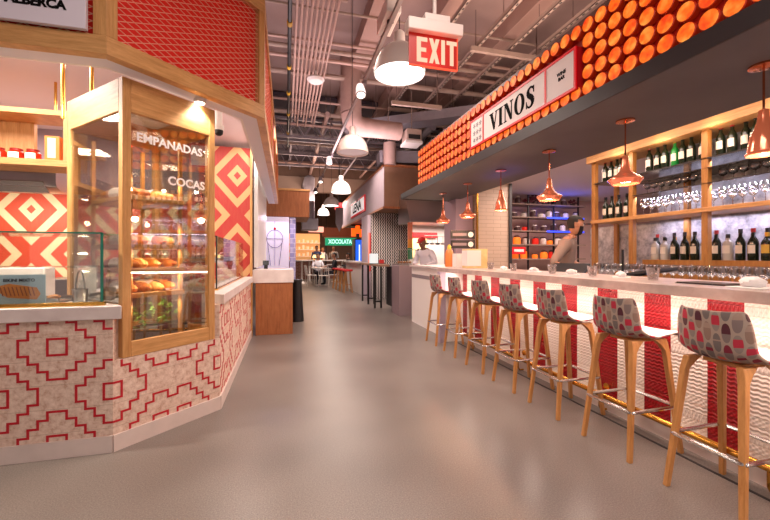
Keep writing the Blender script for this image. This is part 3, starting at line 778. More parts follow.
# tilt the strip light towards the panel face: long axis along Y
o = bpy.data.objects['under_bar_light']; o.data.size = .05; o.data.size_y = 6.0; o.rotation_euler = (0, R(35), 0)
fr_ = thing('foot_rail', 'brass foot rail on brackets along the bar', 'foot rail', (2.41, 2.5, 0))
MB().cyl((2.41, Y0, .139), (2.41, 4.9, .139), .02, 16).build('rail', BRASS, fr_, world=True)
for k in range(5):
    y = 4.6-k*1.08
    mb = MB(); mb.tube([(2.41, y, .125), (2.41, y, .04), (2.43, y, .012), (2.475, y, .012)], .009, 8); mb.build('bracket', BRASS, fr_, world=True)
    MB().cyl((2.475, y, .19), (2.49, y, .19), .028, 14).build('wall_boss', BRASS, fr_, world=True)
# white end counter beyond the bar
ec = thing('end_counter', 'white counter with a grey band past the end of the bar', 'counter', (2.6, 5.9, 0))
MB().box(2.30, 3.0, 5.06, 6.72, 0, .84).build('white_body', WHITE, ec, world=True)
MB().box(2.295, 3.0, 5.06, 6.725, .84, .90).build('grey_band', GREYW, ec, world=True)
MB().box(2.30, 3.0, 5.06, 6.72, .90, 1.03).build('white_fascia', WHITE, ec, world=True)
MB().box(2.26, 3.05, 5.06, 6.76, 1.03, 1.07).build('worktop', SLAB, ec, world=True, bevel=.003)

# ---- bar stools --------------------------------------------------------------
def shell_bm():
    # profile in local x (towards the bar) / z : seat front -> seat back -> backrest top
    prof = [(.205, .722), (.198, .738), (.16, .745), (.08, .732), (.0, .718), (-.08, .714), (-.135, .724), (-.168, .748), (-.184, .79), (-.192, .845), (-.198, .90), (-.203, .95), (-.206, .97)]
    s = [0]
    for a, b in zip(prof, prof[1:]): s.append(s[-1]+math.hypot(b[0]-a[0], b[1]-a[1]))
    n = 12; bm = bmesh.new(); uv = None
    def hw(i):
        t = s[i]/s[-1]
        if t < .1: return .165+.03*(t/.1)
        if t < .4: return .195
        if t < .93: return .195-.025*((t-.4)/.53)
        return .17-.025*((t-.93)/.07)
    def surf(off):
        rows = []
        for i, (x, z) in enumerate(prof):
            a = prof[max(i-1, 0)]; b = prof[min(i+1, len(prof)-1)]
            dx, dz = b[0]-a[0], b[1]-a[1]; L_ = math.hypot(dx, dz); nx, nz = dz/L_, -dx/L_   # outward-ish (upper/inner) normal
            row = []
            for j in range(n+1):
                v = -1+2*j/n; w_ = hw(i); t = s[i]/s[-1]
                k_ = min(1, max(0, (t-.38)/.2)); curl = -(.035*v**4*k_+(.008+.018*k_)*v*v)
                px = x-nx*curl*0+ (0.0); pz = z
                # curl edges to the inner side
                px += -nx*curl; pz += -nz*curl
                row.append((bm.verts.new((px+nx*off, v*w_, pz+nz*off)), (v*w_, s[i])))
            rows.append(row)
        return rows
    A = surf(0); B = surf(.016)     # A inner (upper), B outer (lower/back)
    uvl = bm.loops.layers.uv.new('UVMap')
    def quad(vs, mi):
        f = bm.faces.new([v[0] for v in vs]); f.material_index = mi
        for l, v in zip(f.loops, vs): l[uvl].uv = v[1]
    m = len(prof)
    for i in range(m-1):
        for j in range(n):
            quad([A[i][j], A[i+1][j], A[i+1][j+1], A[i][j+1]], 1); quad([B[i][j], B[i][j+1], B[i+1][j+1], B[i+1][j]], 0)
        for j in (0, n): quad([A[i][j], B[i][j], B[i+1][j], A[i+1][j]], 1)
    for j in range(n):
        for i in (0, m-1): quad([A[i][j], A[i][j+1], B[i][j+1], B[i][j]], 1)
    bmesh.ops.recalc_face_normals(bm, faces=bm.faces[:])
    return bm
sroot = thing('bar_stool', 'x', 'bar stool', (0, 0, 0), 0, 'bar stools along the counter')
mb = MB(); mb.bm.free(); mb.bm = shell_bm(); shell = mb.build('seat_shell', [SEATW, OVAL], sroot, recalc=False)
md = shell.modifiers.new('sub', 'SUBSURF'); md.levels = 1; md.render_levels = 1
MB().box(-.07, .09, -.09, .09, .69, .712).build('seat_frame', LEGOAK, sroot, bevel=.006)
for sx in (-1, 1):
    for sy in (-1, 1):
        mb = MB(); top = Vector((sx*.11, sy*.12, .712)); kn = Vector((sx*.133, sy*.133, .64)); ft = Vector((sx*.205, sy*.175, 0))
        # tapering flat leg with a shoulder
        def ring(c, w_, d_): return mb.verts([c+Vector((x*w_, y*d_, 0)) for x, y in ((-.5, -.5), (.5, -.5), (.5, .5), (-.5, .5))])
        rs = [ring(ft, .026, .026), ring(ft.lerp(kn, .5), .030, .028), ring(kn, .037, .031), ring(kn.lerp(top, .5)+Vector((-sx*.006, 0, 0)), .058, .034), ring(top+Vector((-sx*.02, 0, 0)), .10, .032)]
        for a, b in zip(rs, rs[1:]):
            for k in range(4): mb.face([a[k], a[(k+1) % 4], b[(k+1) % 4], b[k]])
        mb.face(rs[0][::-1]); mb.face(rs[-1]); mb.build('leg', LEGOAK, sroot, bevel=.004)
t_ = .29/.66; rx, ry = .205+(.135-.205)*t_+.012, .175+(.135-.175)*t_+.012
pts = []
for cx_, cy_, a0 in ((rx-.025, ry-.025, 0), (-rx+.025, ry-.025, 90), (-rx+.025, -ry+.025, 180), (rx-.025, -ry+.025, 270)):
    for k in range(4):
        a = R(a0+30*k); pts.append((cx_+.025*math.cos(a), cy_+.025*math.sin(a), .29))
MB().tube(pts, .0105, 8, closed=True).build('foot_ring', CHROME, sroot)
desc = ['farthest of the patterned bar stools, beside the white end counter', 'patterned bar stool second from the far end of the row', 'patterned bar stool third from the far end of the row',
        'patterned bar stool in the middle of the row of seven', 'patterned bar stool third from the near end of the row', 'patterned bar stool second from the near end of the row',
        'nearest patterned bar stool with oak legs, largest at the right edge']
stools = [(4.95, 1), (4.33, -2), (3.70, 2), (3.13, 0), (2.56, -1), (1.965, 1), (1.385, 0)]
for i, (yy, a) in enumerate(stools):
    o = sroot if i == 0 else dup(sroot, (0, 0, 0))
    o.location = (2.185, yy, 0); o.rotation_euler = (0, 0, R(a)); o['label'] = desc[i]

# ---- canopy over the bar ------------------------------------------------------
cb = thing('bar_canopy', 'long dark bar canopy with a front of glowing orange cup lamps', 'canopy', (2.3, 4, 2.35))
MB().box(2.21, 3.32, -1.0, 7.05, 2.36, 2.45).build('soffit_slab', SOFFITD, cb, world=True)
mb = MB(); mb.box(2.195, 2.21, -1.0, 7.05, 2.35, 2.46); mb.box(2.195, 3.32, 7.05, 7.07, 2.35, 2.46); mb.build('lower_fascia', mat('fascia_black_violet', '1A1418', .5), cb, world=True)
MB().box(2.26, 2.34, -1.0, 6.13, 2.45, 3.06).build('lamp_backing', mat('lamp_backing_red', '9A1408', .4), cb, world=True)
MB().box(2.26, 3.32, -1.0, 6.15, 3.06, 3.10).build('top_rail', mat('rail_brown', '6A4E48', .5), cb, world=True)
MB().box(2.34, 3.32, -1.0, 6.13, 2.45, 3.06).build('box_body', TAUPE, cb, world=True)
CUPR = mat('cup_side', 'B02408', .35, emit='C03008', es=.12)
def glow_mat():
    m = emis('cup_glow', 'FF8A2A', 1); nt = NT(m); p = nt.n['Principled BSDF']
    f = nt.noise(nt.coords('Object'), 14, 2)
    c = nt.ramp(f, [(.3, 'EC3C04'), (.5, 'FF6C12'), (.72, 'FFA040')]); nt.l.new(c, p.inputs['Emission Color'])
    p.inputs['Emission Strength'].default_value = 1.0
    return m
GLOW = glow_mat()
def cup(mb, y, z):
    n = 16; r = .0545
    a = []; 
    for (rr, x) in ((.046, 2.26), (r, 2.215), (r-.004, 2.209)):
        a.append(mb.verts([(x, y+rr*math.cos(2*PI*k/n), z+rr*math.sin(2*PI*k/n)) for k in range(n)]))
    mb.mi = 0
    for p_, q_ in zip(a, a[1:]):
        for k in range(n): mb.face([p_[k], p_[(k+1) % n], q_[(k+1) % n], q_[k]])
    mb.mi = 1
    c = mb.verts([(2.2115, y+.03*math.cos(2*PI*k/n), z+.03*math.sin(2*PI*k/n)) for k in range(n)])
    for k in range(n): mb.face([a[-1][k], a[-1][(k+1) % n], c[(k+1) % n], c[k]])
    mb.face(c[::-1]); mb.mi = 0
cups = []
y = 6.07; 
while y > -.9:
    for j in range(5):
        z = 2.515+j*.12
        if 2.40 < y < 4.21 and 2.515 < z < 2.90 and j in (1, 2, 3) and not (j == 3 and False):
            continue
        cups.append((y, z))
    y -= .12
cups_sorted = sorted([c for c in cups if c[0] > 1.2], key=lambda c: c[0])
vis, rest = cups_sorted[:100], cups_sorted[100:]+[c for c in cups if c[0] <= 1.2]
for (y, z) in vis:
    mb = MB(); cup(mb, y, z); mb.build('cup_lamp', [CUPR, GLOW], cb, world=True, recalc=False)
mb = MB()
for (y, z) in rest: cup(mb, y, z)
o = mb.build('cup_lamps_beyond', [CUPR, GLOW], cb, world=True, recalc=False); o['kind'] = 'stuff'
# half row just under the fascia lip (tops of a lowest row)
# sign board
vs_ = thing('bar_sign', 'white VINOS board framed in red on the orange lamp canopy', 'sign', (2.19, 3.3, 2.7))
BW = mat('vinos_board', 'D9CCC8', .5, emit='D9CCC8', es=.12)
for (a, b, nm) in ((2.46, 2.785, 'right_board'), (2.805, 3.85, 'name_board'), (3.87, 4.155, 'emblem_board')):
    MB().box(2.186, 2.196, a, b, 2.56, 2.855).build(nm, BW, vs_, world=True)
REDN = mat('sign_red_frame', 'C8101C', .4, emit='C8101C', es=.3)
mb = MB(); mb.box(2.18, 2.205, 2.44, 4.175, 2.855, 2.875); mb.box(2.18, 2.205, 2.44, 4.175, 2.54, 2.56)
for a, b in ((2.44, 2.46), (2.785, 2.805), (3.85, 3.87), (4.155, 4.175)): mb.box(2.18, 2.205, a, b, 2.56, 2.855)
mb.build('red_frame', REDN, vs_, world=True)
MB().box(2.196, 2.30, 2.44, 4.175, 2.54, 2.875).build('backing_box', REDP, vs_, world=True)
# serif lettering built from polygons, local (u right, v up), cap height 1
def thick_line(p, q, w):
    p, q = Vector(p), Vector(q); d = (q-p).normalized(); n = Vector((-d.y, d.x))*w/2
    return [tuple(p+n), tuple(q+n), tuple(q-n), tuple(p-n)][::-1]
def letter(ch):
    P = []
    if ch == 'V':
        P += [[(.02, 1), (.26, 1), (.52, .14), (.46, 0), (.36, 0)], [(.62, 1), (.70, 1), (.46, 0), (.40, .06)], [(-.05, 1), (.36, 1), (.36, .94), (-.05, .94)], [(.54, 1), (.80, 1), (.80, .94), (.54, .94)]]; w = .78
    elif ch == 'I': P += [[(.08, 0), (.08, 1), (.32, 1), (.32, 0)], [(0, 1), (.4, 1), (.4, .94), (0, .94)], [(0, 0), (0, .06), (.4, .06), (.4, 0)]]; w = .44
    elif ch == 'N': P += [[(.09, 0), (.09, 1), (.15, 1), (.15, 0)], [(.06, 1), (.30, 1), (.70, .12), (.70, 0), (.56, 0)], [(.64, 0), (.64, 1), (.70, 1), (.70, 0)], [(0, 0), (0, .06), (.25, .06), (.25, 0)], [(0, 1), (.28, 1), (.28, .94), (0, .94)], [(.54, 1), (.80, 1), (.80, .94), (.54, .94)]]; w = .84
    elif ch == 'O':
        n = 24
        for k in range(n):
            a, b = 2*PI*k/n, 2*PI*(k+1)/n
            P.append([(.4+.4*math.cos(a), .5+.53*math.sin(a)), (.4+.4*math.cos(b), .5+.53*math.sin(b)), (.4+.18*math.cos(b), .5+.46*math.sin(b)), (.4+.18*math.cos(a), .5+.46*math.sin(a))])
        w = .86
    else:
        pts = [(.54, .80, .06), (.46, .93, .09), (.32, .98, .10), (.17, .90, .14), (.12, .76, .20), (.20, .60, .24), (.36, .48, .26), (.47, .34, .24), (.47, .17, .18), (.37, .05, .11), (.22, .02, .09), (.09, .10, .08), (.03, .24, .06)]
        for (x0, y0, w0), (x1, y1, w1) in zip(pts, pts[1:]):
            d = Vector((x1-x0, y1-y0)).normalized(); n = Vector((-d.y, d.x))
            e = d*.012
            P.append([(x0-e.x+n.x*w0/2, y0-e.y+n.y*w0/2), (x1+e.x+n.x*w1/2, y1+e.y+n.y*w1/2), (x1+e.x-n.x*w1/2, y1+e.y-n.y*w1/2), (x0-e.x-n.x*w0/2, y0-e.y-n.y*w0/2)])
        P += [[(.51, .66), (.51, .98), (.57, .98), (.57, .66)], [(0, .02), (0, .36), (.05, .36), (.05, .02)]]; w = .62
    return P, w
word = 'VINOS'; sz = .19; sp = .06
tot = sum(letter(c)[1] for c in word)*sz+sp*sz*4; u0 = 0
yL = 3.3275+tot*1.08/2
for ch in word:
    P, w_ = letter(ch); mb = MB()
    for poly in P:
        mb.extrude([(x*sz*1.08, y_*sz) for x, y_ in poly], (2.186, yL-u0, 2.612), (0, -1, 0), (0, 0, 1), (-.003, 0, 0))
    mb.build('letter', BLK, vs_, world=True, flat=True); u0 += (w_+sp)*sz*1.08
put_text('small_lettering', 'WINE\nBAR', .04, BLK, (2.185, 2.60, 2.715), (0, -1, 0), (0, 0, 1), vs_, bold=.0015, depth=.002)
GR = mat('emblem_grey', '8A8488', .5)
for k in range(9):
    cy, cz = 4.07-(k % 3)*.07, 2.62+(k//3)*.085; mb = MB()
    for j in range(5):
        a = j*2*PI/5+k; mb.extrude([(0, -.004), (.026, -.008), (.032, 0), (.026, .008), (0, .004)], (2.1855, cy, cz), (0, math.cos(a), math.sin(a)), (0, -math.sin(a), math.cos(a)), (-.0015, 0, 0))
    mb.build('emblem_star', GR, vs_, world=True, flat=True)

# ---- pendants over the bar ----------------------------------------------------
PGL = mat('copper_glass', 'EE8E72', .14, .7, emit='FF8050', es=.2)
PWARM = emis('pendant_glow', 'FFD8B8', 7)
def pendant(y, typ, label):
    t = thing('bar_pendant', label, 'pendant lamp', (2.72, y, 1.83), 0, 'copper pendants over the bar')
    MB().lathe([(0, .53), (.07, .53), (.07, .518), (.012, .508), (0, .508)], n=20).build('ceiling_rose', COPPER, t)
    if typ == 'saucer':
        MB().cyl((0, 0, .20), (0, 0, .51), .006, 8).build('rod', COPPER, t)
        MB().lathe([(.012, .24), (.02, .23), (.026, .2), (.03, .165), (.036, .135), (.046, .105), (.075, .075), (.125, .045), (.128, .035), (.11, .012), (.10, .0), (.094, .0), (.105, .018), (.12, .036), (.07, .068), (.04, .1), (.03, .13), (.012, .15), (.012, .24)], n=28).build('shade', PGL, t)
        MB().lathe([(0, .075), (.025, .065), (.035, .045), (.025, .022), (0, .015)], n=18).build('bulb', PWARM, t)
    else:
        MB().cyl((0, 0, .26), (0, 0, .51), .006, 8).build('rod', COPPER, t)
        MB().lathe([(.012, .27), (.022, .265), (.028, .23), (.03, .2), (.045, .15), (.062, .11), (.07, .06), (.075, .02), (.085, .01), (.08, .0), (.07, .004), (.066, .06), (.056, .11), (.04, .15), (.022, .2), (.012, .25), (.012, .27)], n=28).build('shade', PGL, t)
        MB().lathe([(0, .09), (.02, .08), (.032, .05), (.025, .02), (0, .012)], n=16).build('bulb', PWARM, t)
    light('POINT', 'pendant_light', (2.72, y, 1.80), 11, 'FFC8A0', .04)
PN = [(1.56, 'bottle', 'nearest copper pendant over the bar, bell-shaped, at the right edge'), (2.49, 'saucer', 'copper saucer pendant second from the near end, before the bottle shelves'), (3.42, 'saucer', 'copper saucer pendant third from the near end, above the bartender side'),
      (4.35, 'bottle', 'slim bottle-shaped copper pendant in front of the cream tiles'), (5.28, 'saucer', 'copper saucer pendant second from the far end'), (6.22, 'saucer', 'farthest copper saucer pendant over the bar')]
for a in PN: pendant(*a)

# ---- ceiling behind canopy & back bar ------------------------------------------
struct('ceiling_bar', MB().box(3.32, 9.8, -1.5, 8.3, 2.68, 2.74), mat('bar_ceiling_white', 'D6CCD0', .7), 'white ceiling over the bar aisle')
bb = thing('back_bar', 'oak back bar shelving with marble backing', 'shelving', (4.1, 2.5, 0))
XB = 4.1; yl, yr = 4.29, -.4
MB().box(4.04, 4.5, yr, yl+.03, 2.51, 2.64).build('cornice', OAKH, bb, world=True, bevel=.004)
for yy in (4.26, 3.68, 2.84, 2.0, 1.16, .32): MB().box(XB, XB+.06, yy-.03, yy+.03, .95, 2.51).build('post', BARWOOD, bb, world=True, bevel=.003)
for yy in (4.26, 3.3, 2.42, 1.58, .74): MB().box(XB+.38, XB+.42, yy-.03, yy+.03, .95, 2.51).build('rear_post', BARWOOD, bb, world=True, bevel=.003)
MB().box(XB-.02, XB+.42, yr, yl, 1.68, 1.725).build('oak_shelf', OAKH, bb, world=True, bevel=.003)
MB().box(XB+.42, XB+.46, yr, 3.66, .95, 2.51).build('marble_backing', MARBLE, bb, world=True)
MB().box(XB+.42, XB+.46, 3.66, 4.75, .95, 1.66).build('marble_backing', MARBLE, bb, world=True)
DSH = mat('smoked_shelf', '3A3634', .2)
MB().box(XB+.0, XB+.42, yr, yl-.03, 2.215, 2.23).build('smoked_shelf', DSH, bb, world=True)
MB().box(XB+.0, XB+.42, yr, 3.66, 1.965, 1.975).build('smoked_shelf', DSH, bb, world=True)
MB().box(XB+.0, XB+.42, yr, 3.66, 2.12, 2.128).build('smoked_shelf', DSH, bb, world=True)
MB().box(XB+.16, XB+.42, yr, 3.66, .95, 1.19).build('upper_step', BARWOOD, bb, world=True)
MB().box(XB-.35, XB+.42, yr, yl, 0, .93).build('cabinet', BARWOOD, bb, world=True)
MB().box(XB-.37, XB+.42, yr, yl, .93, .952).build('counter_top', STEEL, bb, world=True)
for k in range(7): light('POINT', 'shelf_spot_fill', (XB-.12, .5+k*.55, 2.45), 2.2, 'FFE0C4', .03)
light('AREA', 'back_bar_fill', (XB+.3, 1.8, 1.66), 16, 'E8E0FF', 3.6, .05); bpy.data.objects['back_bar_fill'].rotation_euler = (0, 0, R(90))  # added fill to brighten the back bar below the oak shelf
for z_ in (1.95, 2.19):
    light('AREA', 'shelf_bay_fill', (XB+.05, 2.2, z_), 16, 'F0E6FF', .04, 3.0, rot=(0, R(-35), 0))  # added fills for the dark marble between the smoked shelves
light('AREA', 'bar_light_fill', (3.6, 2.5, 2.66), 38, 'FFE4D6', .4, 4.0)
light('AREA', 'bar_light_fill', (5.6, 5.6, 2.66), 150, 'FFE0D0', 2.4, 2.0)  # added fill to brighten the kitchen wall behind the bartender

def bottle(name, label, loc, prof, glass, labcol, cap, grp, lab=(.07, .15)):
    t = thing(name, label, 'bottle', loc, 0, grp)
    r = max(p_[0] for p_ in prof); zt = prof[-1][1]
    MB().lathe([(0, 0)]+prof+[(0, zt)], n=14).build('bottle_glass', glass, t)
    mb = MB(); n = 8
    for i in range(n):
        a0 = PI-.85+1.7*i/n; a1 = a0+1.7/n; q = r+.0012
        mb.face(mb.verts([(q*math.cos(a0), q*math.sin(a0), lab[0]), (q*math.cos(a1), q*math.sin(a1), lab[0]), (q*math.cos(a1), q*math.sin(a1), lab[1]), (q*math.cos(a0), q*math.sin(a0), lab[1])]))
    mb.build('label', labcol, t, recalc=False)
    MB().lathe([(0, zt-.035), (prof[-1][0]+.002, zt-.035), (prof[-1][0]+.002, zt+.004), (0, zt+.004)], n=12).build('capsule', cap, t)
    return t
WINE = [(.036, 0), (.038, .006), (.038, .18), (.03, .205), (.015, .235), (.0145, .29), (.016, .29), (.016, .305)]
SPIR = [(.040, 0), (.042, .006), (.042, .17), (.034, .19), (.016, .205), (.014, .25), (.016, .26)]
SQUAT = [(.048, 0), (.05, .008), (.05, .12), (.038, .15), (.018, .165), (.016, .20), (.02, .21)]
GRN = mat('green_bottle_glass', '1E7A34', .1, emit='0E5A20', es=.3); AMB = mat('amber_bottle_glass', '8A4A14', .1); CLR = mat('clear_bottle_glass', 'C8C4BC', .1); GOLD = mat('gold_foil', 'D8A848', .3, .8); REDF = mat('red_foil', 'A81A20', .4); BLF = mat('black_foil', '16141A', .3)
LABC = mat('cream_label', 'E0D4C4', .6); LABY = mat('yellow_label', 'D8B04A', .6)
proto = {}
def place(kind, loc, grp, label):
    key = kind
    spec = {'dark_wine': ('wine_bottle', WINE, CROCK, LABC, BLF), 'red_cap_wine': ('wine_bottle', WINE, CROCK, LAB, REDF), 'green_wine': ('wine_bottle', WINE, GRN, LABC, GOLD),
            'amber_spirit': ('spirit_bottle', SPIR, AMB, LABY, BLF), 'clear_spirit': ('spirit_bottle', SPIR, CLR, LAB, BLF), 'squat_amber': ('liqueur_bottle', SQUAT, AMB, LABC, GOLD), 'dark_spirit': ('spirit_bottle', SPIR, CROCK, LABY, GOLD)}[kind]
    if key not in proto:
        proto[key] = bottle(spec[0], label, loc, spec[1], spec[2], spec[3], spec[4], grp); return
    dup(proto[key], loc, 0, label, grp)
names = {'dark_wine': 'dark wine bottle with cream label', 'red_cap_wine': 'dark wine bottle with white label and red foil', 'green_wine': 'green glass wine bottle with gold foil', 'amber_spirit': 'amber spirit bottle with yellow label',
         'clear_spirit': 'clear spirit bottle with white label', 'squat_amber': 'squat amber liqueur bottle with gold cap', 'dark_spirit': 'dark spirit bottle with yellow label and gold cap'}
rnd = random.Random(21)
y = 4.18
while y > .9:
    if min(abs(y-p_) for p_ in (4.26, 3.68, 2.84, 2.0, 1.16)) > .065:
        k_ = rnd.choice(['dark_wine', 'dark_wine', 'dark_wine', 'red_cap_wine', 'green_wine' if rnd.random() < .6 else 'dark_wine'])
        place(k_, (XB+.12+rnd.uniform(-.015, .015), y, 2.231), 'wine bottles on the top back bar shelf, '+names[k_], names[k_]+' on the top back bar shelf')
    y -= rnd.uniform(.086, .1)
y = 3.58
while y > .95:
    k_ = rnd.choice(['dark_wine', 'dark_wine', 'amber_spirit', 'clear_spirit', 'squat_amber', 'dark_spirit', 'dark_spirit', 'red_cap_wine', 'green_wine' if 2.95 < y < 3.3 else 'amber_spirit'])
    if min(abs(y-p_) for p_ in (2.84, 2.0, 1.16)) > .0:
        place(k_, (XB+.3, y, 1.191), 'bottles on the step under the oak shelf, '+names[k_], names[k_]+' on the step under the oak shelf')
    y -= rnd.uniform(.10, .115)
y = 3.53
while y > .95:
    k_ = rnd.choice(['dark_wine', 'red_cap_wine', 'dark_spirit', 'squat_amber', 'clear_spirit'])
    place(k_, (XB+.205, y, 1.191), 'front row on the step under the oak shelf, '+names[k_], names[k_]+' in the front row on the step')
    y -= rnd.uniform(.10, .12)
for y_ in (4.17, 4.07, 3.96, 3.84, 3.76):
    place('dark_wine', (XB+.12, y_, 1.726), 'wine bottles in the left bay of the oak shelf', 'dark wine bottle standing in the left end bay of the oak shelf')
# stemware
def stem_mesh(name):
    return MB().lathe([(0, 0), (.034, 0), (.034, .003), (.006, .008), (.004, .02), (.004, .08), (.012, .09), (.03, .105), (.038, .13), (.037, .165), (.032, .19)], n=14).build(name, GLASSW)
g0 = stem_mesh('wine_glass'); first = True
def glass_at(x, y, z, lab, grp, flip=False):
    global first
    if first: o = g0; first = False
    else: o = g0.copy(); C.objects.link(o)
    o.location = (x, y, z); tag(o, lab, 'glass', grp)
    return o
for row in range(2):
    y = 3.58
    while y > 1.05:
        if min(abs(y-p_) for p_ in (2.84, 2.0, 1.16)) > .075 or row == 1:
            if row == 0 or min(abs(y-p_) for p_ in (3.3, 2.42, 1.58)) > .08:
                glass_at(XB+.09+row*.13, y, 1.726, 'clear wine glass standing on the oak shelf', 'wine glasses on the oak shelf')
        y -= .085
y = 3.56
while y > 1.05:
    if min(abs(y-p_) for p_ in (2.84, 2.0, 1.16)) > .075:
        o = glass_at(XB+.12, y, 1.976, 'clear tumbler-sized glass on the smoked shelf', 'glasses on the smoked shelf'); o.scale = (1, 1, .7)
    y -= .09
y = 3.95
while y > 1.9:
    for r_ in range(2): glass_at(XB-.25+r_*.09, y, .953, 'stemmed wine glass lined up on the back counter', 'stemmed glasses on the back counter')
    y -= .09
for yy in (1.78, 1.55):
    t = thing('cocktail_glass', 'red cocktail glass on the back counter' + (', nearer the right edge' if yy < 1.6 else ', left of its twin'), 'glass', (XB-.2, yy, .953))
    MB().lathe([(0, 0), (.04, 0), (.04, .004), (.006, .01), (.005, .1), (.02, .115), (.05, .15), (.062, .2), (.058, .2), (.045, .152), (0, .12)], n=18).build('goblet', mat('red_glass', 'C81824', .1), t)

# ---- things on the bar top ------------------------------------------------------
TUMG = thin_glass('tumbler_glass', 'F2EEEE', .2, .05)
def tumbler(x, y, lab, s_=1):
    t = thing('tumbler', lab, 'glass', (x, y, 1.0705))
    MB().lathe([(0, 0), (.028, 0), (.034, .03), (.042, .085), (.039, .085), (.031, .03), (.026, .008), (0, .008)], n=20).build('glass_body', TUMG, t)
    MB().lathe([(.0, .0085), (.0255, .0085), (.031, .035), (0, .035)], n=16).build('water', thin_glass('water', 'E8ECEE', .25), t)
tumbler(2.42, 2.0, 'nearest water tumbler on the bar top, right of centre')
tumbler(2.42, 2.52, 'water tumbler on the bar top left of the nearest one')
tumbler(2.42, 3.0, 'water tumbler on the bar top in front of the black tablet')
tumbler(2.42, 3.62, 'water tumbler on the bar top near the tiled column')
tumbler(2.42, 4.1, 'farthest water tumbler on the bar top')
NAP = mat('napkin_white', 'F2EEEE', .8)
def napkin(x, y, lab, seed, s_=1):
    t = thing('napkin', lab, 'napkin', (x, y, 1.0705), R(seed*40))
    mb = MB(); mb.box(-.07*s_, .07*s_, -.06*s_, .06*s_, 0, .006); mb.build('flat_fold', NAP, t, bevel=.002)
    mb = MB(); mb.blob((0.01, 0, .025*s_), .045*s_, .035*s_, .024*s_, n=16, m=9, amp=.16, seed=seed); mb.build('crumple', NAP, t)
napkin(2.45, 2.28, 'crumpled napkin on the bar top between the two nearest tumblers', 1)
napkin(2.30, 1.36, 'large white napkin on the bar top at the right edge', 2, 1.2)
napkin(2.45, 2.78, 'crumpled napkin on the bar top beside the black tablet', 3)
napkin(2.45, 3.3, 'crumpled napkin on the bar top left of the black tablet', 4)
napkin(2.45, 3.85, 'crumpled napkin on the bar top below the cream tiled column', 5)
mn = thing('menu_folder', 'thin dark menu lying on the bar top near the right edge', 'menu', (2.40, 1.63, 1.0705), R(4))
MB().box(-.1, .1, -.13, .13, 0, .003).build('cover', DARK, mn, bevel=.001); MB().box(-.095, .095, -.125, .125, .003, .009).build('pages', LABD, mn)
tb = thing('point_of_sale', 'black angled touch till behind the bar top', 'till', (2.98, 3.45, .95), R(-70))
E3 = MB().obox((0, 0, .12), (.40, .03, .24), M=Matrix.Rotation(R(-50), 4, 'X')); E3.build('screen', BLACK, tb, bevel=.006)
MB().obox((0, -.012, .133), (.37, .004, .21), M=Matrix.Rotation(R(-50), 4, 'X')).build('display', mat('till_display', '1C1E24', .4), tb)
MB().box(-.08, .08, .0, .16, -.05, .06).build('stand', BLACK, tb, bevel=.004)
mb = MB(); mb.box(2.79, 3.15, .2, 4.9, .86, .9); o = mb.build('speed_rail', STEEL); tag(o, 'stainless under-bar work shelf behind the bar top', 'worktop')
sk = thing('bar_sink_station', 'dark drinks machine tray in front of the bartender', 'machine', (3.32, 2.95, .0), R(15))
MB().box(-.2, .2, -.3, .3, 0, 1.0).build('cabinet', BLACK, sk, bevel=.005); MB().obox((0, 0, 1.05), (.4, .6, .03), M=Matrix.Rotation(R(-12), 4, 'X')).build('lid', DARK, sk, bevel=.004)
mb = MB(); mb.tube([(0, .1, 1.05), (0, .1, 1.3)], .012, 8); mb.build('tap', BLACK, sk)
pl_ = thing('lantern', 'small orange glowing lantern on the left post of the back bar', 'lamp', (4.02, 4.43, 1.62))
MB().lathe([(0, .0), (.05, 0), (.055, .12), (0, .12)], n=16).build('shade', mat('lantern_orange', 'F06018', .5, emit='F05010', es=1.1), pl_)
MB().box(-.01, .05, -.16, .0, .05, .065).build('wall_arm', BLACK, pl_)
# packages at the far end of the bar
bg = thing('parcel_stack', 'tall pale wooden crate on the far end of the bar', 'crate', (2.5, 4.65, 1.0705), R(-10))
MB().box(-.14, .14, -.12, .12, 0, .26).build('crate_body', mat('pale_crate', 'E6CC94', .6, col2='D2B070'), bg, bevel=.003)
MB().box(-.142, .05, -.122, .122, .03, .24).build('white_sleeve', WHITE, bg)
ob = thing('spray_bottle', 'tall orange sauce bottle with yellow cap on the bar end', 'bottle', (2.42, 5.3, 1.0705))
MB().lathe([(0, 0), (.062, 0), (.066, .02), (.066, .2), (.05, .25), (.03, .27), (0, .27)], n=20).build('bottle_body', mat('orange_plastic', 'E0803C', .3), ob)
MB().lathe([(0, .27), (.032, .27), (.03, .31), (.012, .34), (0, .34)], n=16).build('cap', mat('yellow_cap', 'E8B82A', .4), ob)
mb_ = thing('menu_board', 'black double menu sign with two white discs hanging at the bar end', 'sign', (2.8, 5.6, 1.36), R(-12))
for z in (0, .16):
    MB().box(-.2, .2, 0, .02, z, z+.135).build('black_panel', BLACK, mb_, bevel=.002)
    MB().cyl((.13, -.003, z+.067), (.13, 0, z+.067), .045, 18).build('white_disc', WHITE, mb_)
    MB().box(-.17, .06, -.003, 0, z+.045, z+.09).build('pale_lettering_band', GREYW, mb_)
mb = MB(); mb.cyl((-.15, .01, -.29), (-.15, .01, 0), .006, 8); mb.cyl((.15, .01, -.29), (.15, .01, 0), .006, 8); mb.build('stand_rods', BLACK, mb_)
pc2 = thing('paper_parcels', 'white paper wrapped boxes beside the pale crate on the bar end', 'box', (2.5, 5.0, 1.0705), R(-6))
MB().box(-.13, .13, -.09, .09, 0, .2).build('wrapped_box', PAPER, pc2, bevel=.004)

